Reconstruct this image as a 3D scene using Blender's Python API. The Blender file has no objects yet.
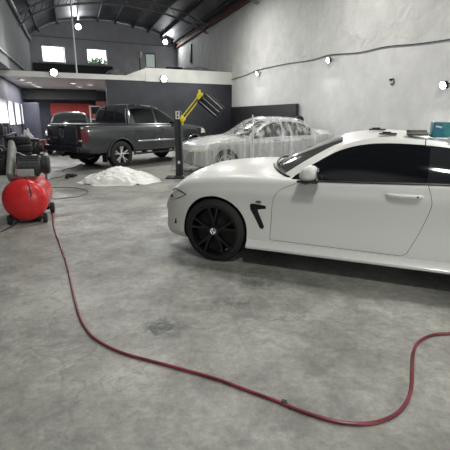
import bpy, bmesh, math, random
import numpy as np
from mathutils import Vector, Matrix, noise
PI = math.pi
R = math.radians
random.seed(7)
COL = bpy.context.scene.collection
sc = bpy.context.scene

# ------------------------------------------------------------------ materials
def mat(name, col, rough=.5, metal=0., var=0., vscale=6., bump=0., bscale=40., coat=0., emit=None, es=0., alpha=None, col2=None, detail=5.):
    m = bpy.data.materials.new(name); m.use_nodes = True
    nt = m.node_tree; b = nt.nodes['Principled BSDF']
    b.inputs['Base Color'].default_value = (*col, 1)
    b.inputs['Roughness'].default_value = rough
    b.inputs['Metallic'].default_value = metal
    b.inputs['Coat Weight'].default_value = coat
    b.inputs['Coat Roughness'].default_value = .05
    if emit:
        b.inputs['Emission Color'].default_value = (*emit, 1); b.inputs['Emission Strength'].default_value = es
    tc = nt.nodes.new('ShaderNodeTexCoord')
    if var or col2:
        n = nt.nodes.new('ShaderNodeTexNoise'); n.inputs['Scale'].default_value = vscale; n.inputs['Detail'].default_value = detail
        nt.links.new(tc.outputs['Object'], n.inputs['Vector'])
        r = nt.nodes.new('ShaderNodeValToRGB')
        c2 = col2 or tuple(min(1, c*(1+var)) for c in col)
        c1 = tuple(c*(1-var) for c in col)
        r.color_ramp.elements[0].position = .35; r.color_ramp.elements[1].position = .65
        r.color_ramp.elements[0].color = (*c1, 1); r.color_ramp.elements[1].color = (*c2, 1)
        nt.links.new(n.outputs['Fac'], r.inputs['Fac']); nt.links.new(r.outputs['Color'], b.inputs['Base Color'])
    if bump:
        n2 = nt.nodes.new('ShaderNodeTexNoise'); n2.inputs['Scale'].default_value = bscale; n2.inputs['Detail'].default_value = 6
        nt.links.new(tc.outputs['Object'], n2.inputs['Vector'])
        bp = nt.nodes.new('ShaderNodeBump'); bp.inputs['Strength'].default_value = bump; bp.inputs['Distance'].default_value = .02
        nt.links.new(n2.outputs['Fac'], bp.inputs['Height']); nt.links.new(bp.outputs['Normal'], b.inputs['Normal'])
    return m

M = {}
M['white_paint'] = mat('white_paint', (.69, .695, .655), .38, coat=.22)
M['grey_paint'] = mat('grey_paint', (.05, .054, .056), .22, .35, coat=1.)
M['silver_paint'] = mat('silver_paint', (.42, .43, .43), .4, .2)
M['suv_paint'] = mat('suv_paint', (.12, .125, .13), .25, .4, coat=.6)
M['dark_glass'] = mat('dark_glass', (.006, .007, .009), .05)
M['tint_glass'] = mat('tint_glass', (.02, .022, .024), .06)
M['screen_glass'] = mat('screen_glass', (.07, .072, .07), .1, coat=.5)
M['black'] = mat('black', (.01, .01, .01), .6)
M['black_plastic'] = mat('black_plastic', (.016, .016, .017), .42, var=.2, vscale=30)
M['rubber'] = mat('rubber', (.012, .012, .012), .75, bump=.1, bscale=80)
M['gloss_black'] = mat('gloss_black', (.004, .004, .0045), .3, coat=.1)
M['chrome'] = mat('chrome', (.75, .76, .77), .15, 1.)
M['alloy'] = mat('alloy', (.7, .71, .72), .35, .3)
M['lamp_lens'] = mat('lamp_lens', (.72, .72, .62), .22, coat=.3)
M['red_lens'] = mat('red_lens', (.11, .004, .012), .15, coat=.6)
M['white_lens'] = mat('white_lens', (.7, .68, .65), .12, coat=1.)
M['blue'] = mat('emblem_blue', (.02, .12, .45), .3)
M['emblem_white'] = mat('emblem_white', (.85, .85, .85), .3)
M['emblem_red'] = mat('emblem_red', (.6, .02, .03), .3)
M['red_paint'] = mat('red_paint', (.66, .02, .022), .34, var=.12, vscale=9, coat=.25)
M['pink_dust'] = mat('dusty_red_paint', (.3, .09, .09), .7, var=.25, vscale=14)
M['motor_grey'] = mat('motor_grey', (.075, .078, .08), .5, .3, var=.25, vscale=20)
M['guard_grey'] = mat('guard_grey', (.22, .225, .2), .55, .2, var=.15, vscale=10)
M['box_grey'] = mat('box_grey', (.32, .33, .31), .55, var=.15, vscale=15)
M['dark_iron'] = mat('dark_iron', (.028, .028, .03), .5, .5, var=.3, vscale=18)
M['hose_red'] = mat('hose_red', (.17, .028, .038), .38, var=.3, vscale=8)
M['hose_dark'] = mat('hose_dark', (.06, .03, .03), .5)
M['cable_black'] = mat('cable_black', (.02, .02, .02), .6)
M['column_grey'] = mat('column_grey', (.05, .055, .06), .45, .4, var=.2, vscale=12)
M['yellow'] = mat('yellow_paint', (.75, .62, .03), .4, var=.1, vscale=12)
M['reflector'] = mat('lamp_tube', (.16, .17, .19), .3, .5)
M['sticker'] = mat('sticker_white', (.62, .63, .62), .5)
M['fascia'] = mat('fascia_white', (.62, .62, .58), .7, var=.06, vscale=2)
M['panel_black'] = mat('panel_black', (.021, .023, .029), .5, var=.3, vscale=1.2)
M['board_black'] = mat('board_black', (.013, .013, .015), .55, var=.25, vscale=2)
M['blue_grey'] = mat('blue_grey_wall', (.05, .055, .08), .7, var=.2, vscale=1.5)
M['soffit'] = mat('soffit_white', (.75, .72, .73), .22, var=.06, vscale=.8)
M['roof'] = mat('roof_sheet', (.065, .066, .07), .6, .2, var=.3, vscale=1.3)
M['steel_dark'] = mat('steel_dark', (.035, .035, .037), .6, .3, var=.2)
M['steel_light'] = mat('steel_light', (.2, .205, .21), .5, .4, var=.2)
M['rust'] = mat('rust', (.13, .042, .02), .8, col2=(.06, .03, .022), vscale=5)
M['pipe_white'] = mat('pipe_white', (.6, .61, .6), .5)
M['wire'] = mat('wire', (.03, .03, .03), .7)
M['red_banner'] = mat('red_banner', (.45, .06, .055), .7, var=.2, vscale=2)
M['cream'] = mat('cream', (.55, .52, .46), .7, var=.15)
M['red_dull'] = mat('red_dull', (.28, .08, .075), .7, var=.25)
M['rag'] = mat('rag_white', (.7, .7, .7), .9, bump=.4, bscale=30)
M['carton_blue'] = mat('carton_blue', (.025, .13, .26), .5, col2=(.03, .2, .22), vscale=14)
M['carton_teal'] = mat('carton_teal', (.02, .17, .19), .5, col2=(.05, .28, .3), vscale=18)
M['paper_white'] = mat('paper_white', (.75, .75, .72), .8)
M['pad_grey'] = mat('pad_grey', (.16, .16, .145), .8, var=.25, vscale=20)
M['curtain'] = mat('curtain', (.75, .77, .8), .9)
M['trunk'] = mat('bark', (.08, .06, .045), .9, bump=.5)
M['leaves'] = mat('leaves', (.05, .085, .04), .8, var=.4, vscale=4)
M['green_pane'] = mat('window_green', (.5, .6, .53), .3, emit=(.5, .6, .53), es=.35)
M['floodlens'] = mat('lamp_glow', (1, 1, 1), .3, emit=(.93, .96, 1), es=28)
M['tubelens'] = mat('downlight_glow', (1, 1, 1), .3, emit=(1, .95, .92), es=4)
M['tarp'] = mat('tarp_grey', (.12, .12, .12), .8, var=.3, vscale=6, bump=.5, bscale=12)

def window_mat():
    m = bpy.data.materials.new('clear_pane'); m.use_nodes = True; nt = m.node_tree
    nt.nodes.remove(nt.nodes['Principled BSDF']); o = nt.nodes['Material Output']
    a = nt.nodes.new('ShaderNodeBsdfTransparent'); g = nt.nodes.new('ShaderNodeBsdfGlossy'); g.inputs['Roughness'].default_value = .05
    x = nt.nodes.new('ShaderNodeMixShader'); x.inputs[0].default_value = .06
    nt.links.new(a.outputs[0], x.inputs[1]); nt.links.new(g.outputs[0], x.inputs[2]); nt.links.new(x.outputs[0], o.inputs[0])
    return m
M['clear_pane'] = window_mat()

def curtain_mat():
    # thin white cloth over daylight glass: translucent
    m = bpy.data.materials.new('thin_curtain'); m.use_nodes = True; nt = m.node_tree
    nt.nodes.remove(nt.nodes['Principled BSDF']); o = nt.nodes['Material Output']
    a = nt.nodes.new('ShaderNodeBsdfTranslucent'); a.inputs[0].default_value = (.9, .9, .92, 1)
    g = nt.nodes.new('ShaderNodeBsdfDiffuse'); g.inputs[0].default_value = (.8, .8, .82, 1)
    x = nt.nodes.new('ShaderNodeMixShader'); x.inputs[0].default_value = .2
    t = nt.nodes.new('ShaderNodeBsdfTransparent'); y = nt.nodes.new('ShaderNodeMixShader'); y.inputs[0].default_value = .25
    nt.links.new(a.outputs[0], x.inputs[1]); nt.links.new(g.outputs[0], x.inputs[2]); nt.links.new(x.outputs[0], y.inputs[1]); nt.links.new(t.outputs[0], y.inputs[2]); nt.links.new(y.outputs[0], o.inputs[0])
    return m
M['thin_curtain'] = curtain_mat()

def sheet_mat(name, sc3, lo, hi, p0, p1, col=(.82, .83, .8), rough=.3):
    m = bpy.data.materials.new(name); m.use_nodes = True; nt = m.node_tree
    b = nt.nodes['Principled BSDF']; b.inputs['Base Color'].default_value = (*col, 1); b.inputs['Roughness'].default_value = rough
    o = nt.nodes['Material Output']
    tc = nt.nodes.new('ShaderNodeTexCoord'); mp = nt.nodes.new('ShaderNodeMapping'); mp.inputs['Scale'].default_value = sc3
    n = nt.nodes.new('ShaderNodeTexNoise'); n.inputs['Scale'].default_value = 1; n.inputs['Detail'].default_value = 4; n.inputs['Distortion'].default_value = .4
    r = nt.nodes.new('ShaderNodeMapRange'); r.inputs[1].default_value = p0; r.inputs[2].default_value = p1; r.inputs[3].default_value = lo; r.inputs[4].default_value = hi
    t = nt.nodes.new('ShaderNodeBsdfTransparent'); t.inputs[0].default_value = (.96, .96, .95, 1)
    x = nt.nodes.new('ShaderNodeMixShader')
    L = nt.links.new
    L(tc.outputs['Object'], mp.inputs[0]); L(mp.outputs[0], n.inputs['Vector']); L(n.outputs['Fac'], r.inputs[0]); L(r.outputs[0], x.inputs[0])
    L(t.outputs[0], x.inputs[1]); L(b.outputs[0], x.inputs[2]); L(x.outputs[0], o.inputs[0])
    bp = nt.nodes.new('ShaderNodeBump'); bp.inputs['Strength'].default_value = .25; bp.inputs['Distance'].default_value = .02
    L(n.outputs['Fac'], bp.inputs['Height']); L(bp.outputs[0], b.inputs['Normal'])
    return m
M['sheet'] = sheet_mat('clear_plastic_sheet', (9, 9, .45), .08, .48, .40, .66)
M['heap'] = mat('crumpled_plastic', (.8, .8, .76), .35, bump=.5, bscale=14)

def floor_mat():
    m = bpy.data.materials.new('concrete_floor'); m.use_nodes = True; nt = m.node_tree
    b = nt.nodes['Principled BSDF']; N = nt.nodes.new; L = nt.links.new
    g = N('ShaderNodeNewGeometry')
    def ns(scale, det, rough=.6, dist=0):
        n = N('ShaderNodeTexNoise'); n.inputs['Scale'].default_value = scale; n.inputs['Detail'].default_value = det
        n.inputs['Roughness'].default_value = rough; n.inputs['Distortion'].default_value = dist
        L(g.outputs['Position'], n.inputs['Vector']); return n.outputs['Fac']
    def ramp(f, a, ca, c, cc):
        r = N('ShaderNodeValToRGB'); e = r.color_ramp.elements
        e[0].position = a; e[0].color = (*ca, 1); e[1].position = c; e[1].color = (*cc, 1); L(f, r.inputs[0]); return r.outputs[0]
    def mix(f, a, c, mode='MIX'):
        x = N('ShaderNodeMix'); x.data_type = 'RGBA'; x.blend_type = mode
        if isinstance(f, float): x.inputs[0].default_value = f
        else: L(f, x.inputs[0])
        L(a, x.inputs[6])
        if isinstance(c, tuple): x.inputs[7].default_value = (*c, 1)
        else: L(c, x.inputs[7])
        return x.outputs[2]
    base = ramp(ns(1.1, 8, .62, .3), .34, (.20, .198, .178), .66, (.375, .37, .335))
    fine = ramp(ns(16, 10, .82), .32, (.5, .5, .5), .68, (1.32, 1.32, 1.3))
    c = mix(.8, base, fine, 'MULTIPLY')
    mid = ramp(ns(4.2, 9, .75, .5), .34, (.70, .70, .71), .64, (1.16, 1.16, 1.14))
    c = mix(.75, c, mid, 'MULTIPLY')
    f1 = ramp(ns(2.6, 7, .7, 1.2), .54, (0, 0, 0), .70, (.6, .6, .6))
    c = mix(f1, c, (.135, .145, .14))
    f2 = ramp(ns(.55, 6, .7, .8), .55, (0, 0, 0), .75, (.5, .5, .5))
    c = mix(f2, c, (.40, .39, .355))
    # worn dark stains with a place of their own
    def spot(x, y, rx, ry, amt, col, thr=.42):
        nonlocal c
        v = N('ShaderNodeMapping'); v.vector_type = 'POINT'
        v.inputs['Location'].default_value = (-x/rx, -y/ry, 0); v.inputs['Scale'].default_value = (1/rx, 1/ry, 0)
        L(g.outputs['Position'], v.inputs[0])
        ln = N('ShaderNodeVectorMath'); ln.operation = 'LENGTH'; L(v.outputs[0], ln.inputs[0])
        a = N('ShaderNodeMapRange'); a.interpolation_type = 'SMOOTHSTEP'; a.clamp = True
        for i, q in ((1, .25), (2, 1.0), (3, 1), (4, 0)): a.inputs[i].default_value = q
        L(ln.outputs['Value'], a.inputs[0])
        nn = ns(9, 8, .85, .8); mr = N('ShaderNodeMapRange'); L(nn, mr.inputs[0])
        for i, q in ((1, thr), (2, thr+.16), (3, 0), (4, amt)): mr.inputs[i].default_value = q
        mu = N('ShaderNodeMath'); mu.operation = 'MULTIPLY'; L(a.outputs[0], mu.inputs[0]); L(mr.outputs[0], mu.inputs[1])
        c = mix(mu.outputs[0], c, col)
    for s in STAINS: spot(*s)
    # hairline cracks
    vo = N('ShaderNodeTexVoronoi'); vo.feature = 'DISTANCE_TO_EDGE'; vo.inputs['Scale'].default_value = .55
    wp = N('ShaderNodeTexNoise'); wp.inputs['Scale'].default_value = 2.2; wp.inputs['Detail'].default_value = 5
    L(g.outputs['Position'], wp.inputs['Vector'])
    am = N('ShaderNodeVectorMath'); am.operation = 'MULTIPLY_ADD'; am.inputs[1].default_value = (.7, .7, 0)
    L(wp.outputs['Color'], am.inputs[0]); L(g.outputs['Position'], am.inputs[2]); L(am.outputs[0], vo.inputs['Vector'])
    cr = ramp(vo.outputs['Distance'], .0015, (.5, .5, .5), .006, (0, 0, 0))
    c = mix(cr, c, (.15, .145, .13))
    L(c, b.inputs['Base Color'])
    rr = N('ShaderNodeMapRange'); L(ns(3, 6), rr.inputs[0])
    for i, q in ((1, .3), (2, .7), (3, .38), (4, .72)): rr.inputs[i].default_value = q
    L(rr.outputs[0], b.inputs['Roughness'])
    bp = N('ShaderNodeBump'); bp.inputs['Strength'].default_value = .25; bp.inputs['Distance'].default_value = .01
    L(ns(22, 8, .7), bp.inputs['Height']); L(bp.outputs[0], b.inputs['Normal'])
    return m

def plaster_mat(name, up, low, zsplit, bump_up, bump_low, dirt=None):
    m = bpy.data.materials.new(name); m.use_nodes = True; nt = m.node_tree
    b = nt.nodes['Principled BSDF']; N = nt.nodes.new; L = nt.links.new
    b.inputs['Roughness'].default_value = .8
    g = N('ShaderNodeNewGeometry'); s = N('ShaderNodeSeparateXYZ'); L(g.outputs['Position'], s.inputs[0])
    wn = N('ShaderNodeTexNoise'); wn.inputs['Scale'].default_value = .9; wn.inputs['Detail'].default_value = 6; L(g.outputs['Position'], wn.inputs['Vector'])
    ad = N('ShaderNodeMath'); ad.operation = 'MULTIPLY_ADD'; ad.inputs[1].default_value = 1.0; L(wn.outputs['Fac'], ad.inputs[0]); L(s.outputs['Z'], ad.inputs[2])
    mr = N('ShaderNodeMapRange'); L(ad.outputs[0], mr.inputs[0]); mr.inputs[1].default_value = zsplit+.42; mr.inputs[2].default_value = zsplit+.62
    x = N('ShaderNodeMix'); x.data_type = 'RGBA'; x.inputs[6].default_value = (*low, 1); x.inputs[7].default_value = (*up, 1); L(mr.outputs[0], x.inputs[0])
    v = N('ShaderNodeTexNoise'); v.inputs['Scale'].default_value = 1.6; v.inputs['Detail'].default_value = 8; v.inputs['Roughness'].default_value = .7; L(g.outputs['Position'], v.inputs['Vector'])
    r = N('ShaderNodeMapRange'); L(v.outputs['Fac'], r.inputs[0])
    for i, q in ((1, .3), (2, .7), (3, .86), (4, 1.08)): r.inputs[i].default_value = q
    y = N('ShaderNodeMix'); y.data_type = 'RGBA'; y.blend_type = 'MULTIPLY'; y.inputs[0].default_value = 1; L(x.outputs[2], y.inputs[6]); L(r.outputs[0], y.inputs[7])
    L(y.outputs[2], b.inputs['Base Color'])
    bn = N('ShaderNodeTexNoise'); bn.inputs['Scale'].default_value = 2.4; bn.inputs['Detail'].default_value = 8; bn.inputs['Distortion'].default_value = .5; L(g.outputs['Position'], bn.inputs['Vector'])
    st = N('ShaderNodeMapRange'); L(mr.outputs[0], st.inputs[0]); st.inputs[3].default_value = bump_low; st.inputs[4].default_value = bump_up
    bp = N('ShaderNodeBump'); bp.inputs['Distance'].default_value = .09; L(st.outputs[0], bp.inputs['Strength']); L(bn.outputs['Fac'], bp.inputs['Height']); L(bp.outputs[0], b.inputs['Normal'])
    return m
M['plaster_right'] = plaster_mat('plaster_right', (.63, .63, .605), (.69, .69, .68), 3.2, 1.0, .14)
M['plaster_left'] = plaster_mat('plaster_left', (.29, .30, .295), (.29, .30, .295), 3, .25, .25)
M['plaster_back'] = plaster_mat('plaster_back', (.6, .605, .62), (.6, .605, .62), 3, .15, .15)

# ------------------------------------------------------------------ mesh helpers
class MB:
    def __init__(s): s.v = []; s.f = []; s.mi = []
    def add(s, vs, fs, mi=0):
        o = len(s.v); s.v += [tuple(map(float, p)) for p in vs]
        for f in fs: s.f.append([i+o for i in f]); s.mi.append(mi)
        return s
    def box(s, c, d, rot=None, mi=0, bev=0):
        bm = bmesh.new(); bmesh.ops.create_cube(bm, size=1)
        for v in bm.verts: v.co = Vector((v.co.x*d[0], v.co.y*d[1], v.co.z*d[2]))
        if bev: bmesh.ops.bevel(bm, geom=bm.edges[:], offset=min(bev, min(d)*.45), segments=2, affect='EDGES', profile=.5)
        mt = Matrix.Translation(c) @ (rot.to_4x4() if rot else Matrix())
        bmesh.ops.transform(bm, matrix=mt, verts=bm.verts[:]); bm.verts.index_update()
        s.add([v.co for v in bm.verts], [[v.index for v in f.verts] for f in bm.faces], mi); bm.free(); return s
    def tube(s, path, r, seg=10, mi=0, cap=True):
        P = [Vector(p) for p in path]; n = len(P); vs = []; fs = []
        rs = r if isinstance(r, (list, tuple)) else [r]*n
        up = None
        for i in range(n):
            t = (P[min(i+1, n-1)]-P[max(i-1, 0)]).normalized()
            if up is None:
                up = Vector((0, 0, 1)) if abs(t.z) < .9 else Vector((1, 0, 0))
            a = t.cross(up)
            if a.length < 1e-5: a = t.cross(Vector((0, 1, 0)))
            a.normalize(); b2 = a.cross(t).normalized(); up = b2
            for k in range(seg):
                q = 2*PI*k/seg; vs.append(P[i]+a*math.cos(q)*rs[i]+b2*math.sin(q)*rs[i])
        for i in range(n-1):
            for k in range(seg):
                k2 = (k+1) % seg; fs.append([i*seg+k, i*seg+k2, (i+1)*seg+k2, (i+1)*seg+k])
        if cap: fs.append(list(range(seg))[::-1]); fs.append([(n-1)*seg+k for k in range(seg)])
        return s.add(vs, fs, mi)
    def lathe(s, prof, seg=40, axis='y', c=(0, 0, 0), mi=0, close=False):
        # prof: (radius, along axis)
        vs = []; fs = []; n = len(prof)
        for k in range(seg):
            q = 2*PI*k/seg
            for (r, h) in prof:
                a, b2 = r*math.cos(q), r*math.sin(q)
                p = {'y': (a, h, b2), 'z': (a, b2, h), 'x': (h, a, b2)}[axis]
                vs.append((p[0]+c[0], p[1]+c[1], p[2]+c[2]))
        m = n if close else n-1
        for k in range(seg):
            k2 = (k+1) % seg
            for i in range(m):
                j = (i+1) % n; fs.append([k*n+i, k*n+j, k2*n+j, k2*n+i])
        return s.add(vs, fs, mi)
    def prism(s, poly, axis, a, b, mi=0):
        # poly in the plane orthogonal to axis; axis 'y': (x,z); 'z': (x,y); 'x': (y,z)
        n = len(poly)
        def P(p, h): return {'y': (p[0], h, p[1]), 'z': (p[0], p[1], h), 'x': (h, p[0], p[1])}[axis]
        vs = [P(p, a) for p in poly]+[P(p, b) for p in poly]
        fs = [list(range(n)), list(range(n, 2*n))[::-1]]+[[i, n+i, n+(i+1) % n, (i+1) % n] for i in range(n)]
        return s.add(vs, fs, mi)
    def loft(s, secs, mi=0, closed=True, cap=True):
        n = len(secs[0]); vs = [p for q in secs for p in q]; fs = []
        for i in range(len(secs)-1):
            for k in range(n if closed else n-1):
                k2 = (k+1) % n; fs.append([i*n+k, (i+1)*n+k, (i+1)*n+k2, i*n+k2])
        if cap: fs.append(list(range(n))); fs.append([(len(secs)-1)*n+k for k in range(n)][::-1])
        return s.add(vs, fs, mi)
    def grid(s, fn, us, vs_, mi=0):
        V = [fn(u, v) for u in us for v in vs_]; m = len(vs_)
        F = [[i*m+j, (i+1)*m+j, (i+1)*m+j+1, i*m+j+1] for i in range(len(us)-1) for j in range(m-1)]
        return s.add(V, F, mi)
    def xf(s, mt):
        s.v = [tuple(mt @ Vector(p)) for p in s.v]; return s
    def mesh(s, name, mats, smooth=True, ang=35, merge=True):
        me = bpy.data.meshes.new(name); me.from_pydata(s.v, [], s.f)
        for m in mats: me.materials.append(m)
        for p, i in zip(me.polygons, s.mi): p.material_index = i
        bm = bmesh.new(); bm.from_mesh(me)
        if merge: bmesh.ops.remove_doubles(bm, verts=bm.verts[:], dist=1e-5)
        bmesh.ops.recalc_face_normals(bm, faces=bm.faces[:]); bm.to_mesh(me); bm.free()
        if smooth:
            for p in me.polygons: p.use_smooth = True
            me.set_sharp_from_angle(angle=R(ang))
        return me
    def build(s, name, mats, parent=None, smooth=True, ang=35, merge=True, loc=None, rotz=0):
        if not isinstance(mats, (list, tuple)): mats = [mats]
        return link(name, s.mesh(name, mats, smooth, ang, merge), parent, loc, rotz)

def link(name, me, parent=None, loc=None, rotz=0):
    o = bpy.data.objects.new(name, me); COL.objects.link(o)
    if parent: o.parent = parent
    if loc: o.location = loc
    if rotz: o.rotation_euler = (0, 0, rotz)
    return o
def tag(o, label, cat, group=None):
    o['label'] = label; o['category'] = cat
    if group: o['group'] = group
    return o
def thing(name, label, cat, loc=(0, 0, 0), rotz=0, group=None):
    o = bpy.data.objects.new(name, None); COL.objects.link(o); o.empty_display_size = .1
    o.location = loc; o.rotation_euler = (0, 0, rotz)
    return tag(o, label, cat, group)
def struct(o): o['kind'] = 'structure'; return o

def boolean(me, cutter, op, ang=35):
    a = bpy.data.objects.new('tmp_a', me.copy()); b = bpy.data.objects.new('tmp_b', cutter)
    COL.objects.link(a); COL.objects.link(b)
    md = a.modifiers.new('b', 'BOOLEAN'); md.object = b; md.operation = op; md.solver = 'EXACT'
    try: md.material_mode = 'TRANSFER'
    except Exception: pass
    dg = bpy.context.evaluated_depsgraph_get(); dg.update()
    r = bpy.data.meshes.new_from_object(a.evaluated_get(dg))
    bpy.data.objects.remove(a); bpy.data.objects.remove(b)
    for p in r.polygons: p.use_smooth = True
    r.set_sharp_from_angle(angle=R(ang))
    return r
def solidify(me, t, ang=35):
    a = bpy.data.objects.new('tmp_s', me); COL.objects.link(a)
    md = a.modifiers.new('s', 'SOLIDIFY'); md.thickness = t; md.offset = -1
    dg = bpy.context.evaluated_depsgraph_get(); dg.update()
    r = bpy.data.meshes.new_from_object(a.evaluated_get(dg)); bpy.data.objects.remove(a)
    for p in r.polygons: p.use_smooth = True
    r.set_sharp_from_angle(angle=R(ang))
    return r
def catmull(P, n, closed=False):
    P = [np.array(p, float) for p in P]; out = []
    m = len(P); segs = m if closed else m-1
    for i in range(segs):
        p1, p2 = P[i % m], P[(i+1) % m]
        p0 = P[(i-1) % m] if closed or i > 0 else 2*p1-p2
        p3 = P[(i+2) % m] if closed or i+2 < m else 2*p2-p1
        for k in range(n):
            t = k/n
            out.append(.5*((2*p1)+(-p0+p2)*t+(2*p0-5*p1+4*p2-p3)*t*t+(-p0+3*p1-3*p2+p3)*t**3))
    if not closed: out.append(P[-1])
    return [tuple(p) for p in out]
def tab(keys):
    # monotone (pchip like) 1-D interpolation
    ks = sorted(keys.items()); x = np.array([k for k, _ in ks]); y = np.array([v for _, v in ks], float)
    h = np.diff(x); dl = np.diff(y)/h; d = np.zeros(len(x))
    for i in range(1, len(x)-1):
        if dl[i-1]*dl[i] > 0:
            w1 = 2*h[i]+h[i-1]; w2 = h[i]+2*h[i-1]; d[i] = (w1+w2)/(w1/dl[i-1]+w2/dl[i])
    d[0] = dl[0]; d[-1] = dl[-1]
    def f(u):
        u = min(max(u, x[0]), x[-1]); i = min(int(np.searchsorted(x, u, 'right')-1), len(h)-1); t = (u-x[i])/h[i]
        return float((2*t**3-3*t*t+1)*y[i]+(t**3-2*t*t+t)*h[i]*d[i]+(-2*t**3+3*t*t)*y[i+1]+(t**3-t*t)*h[i]*d[i+1])
    return f
def curve_at(keys):
    dense = catmull(keys, 24); n = len(keys)-1
    def f(t):
        q = min(max(t, 0), n)*24; i = min(int(q), len(dense)-2); w = q-i
        return np.array(dense[i])*(1-w)+np.array(dense[i+1])*w
    return f

# ------------------------------------------------------------------ room frame
DV = Vector((-.342, .9397, 0)); NV = Vector((.9397, .342, 0)); RZ = R(20)
def W(e, g, z=0): return NV*e+DV*g+Vector((0, 0, z))
CAMH, F, PITCH = 1.5, 410., R(14.888)
def ground(px, py, z=0.):
    # point of the floor (or of a level z) that the photograph shows at this pixel
    a = (px-225)/F; b = (225-py)/F; c, s = math.cos(PITCH), math.sin(PITCH)
    r = Vector((a, c+b*s, -s+b*c)); t = (z-CAMH)/r.z
    return Vector((0, 0, CAMH))+r*t
STAINS = []
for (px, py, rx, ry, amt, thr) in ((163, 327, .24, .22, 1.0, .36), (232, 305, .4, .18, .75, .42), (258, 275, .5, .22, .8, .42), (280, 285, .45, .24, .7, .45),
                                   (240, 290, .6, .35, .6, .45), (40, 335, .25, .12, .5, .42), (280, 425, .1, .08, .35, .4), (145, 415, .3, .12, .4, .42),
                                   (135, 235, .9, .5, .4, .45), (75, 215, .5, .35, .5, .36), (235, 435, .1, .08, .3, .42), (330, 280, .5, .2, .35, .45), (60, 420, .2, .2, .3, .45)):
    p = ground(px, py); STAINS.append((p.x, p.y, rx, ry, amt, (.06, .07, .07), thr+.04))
for (px, py, rx, ry, amt, thr) in ((20, 285, .4, .12, .5, .42), (130, 375, .3, .3, .5, .4), (300, 320, .5, .25, .35, .42), (60, 300, .7, .5, .3, .4), (240, 350, .4, .2, .25, .42)):
    p = ground(px, py); STAINS.append((p.x, p.y, rx, ry, min(1, amt*1.5), (.46, .45, .41), thr))
M['floor'] = floor_mat()

def roof_z():
    return tab({-2.6: 6.1, -2.1: 6.42, -1.2: 7.08, -.1: 7.5, 1.8: 7.78, 3: 7.82, 4: 7.74, 6: 7.42, 7.1: 7.05, 7.97: 6.66, 8.3: 6.5})
RZT = roof_z()
EL, ELL, ER, G0, GB = -2.1, -2.55, 7.97, -5., 33.2
def back_g(e): return 32.75+(e-ER)*.14
def panel_g(e): return 20.95+(e-ER)*.14

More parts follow.
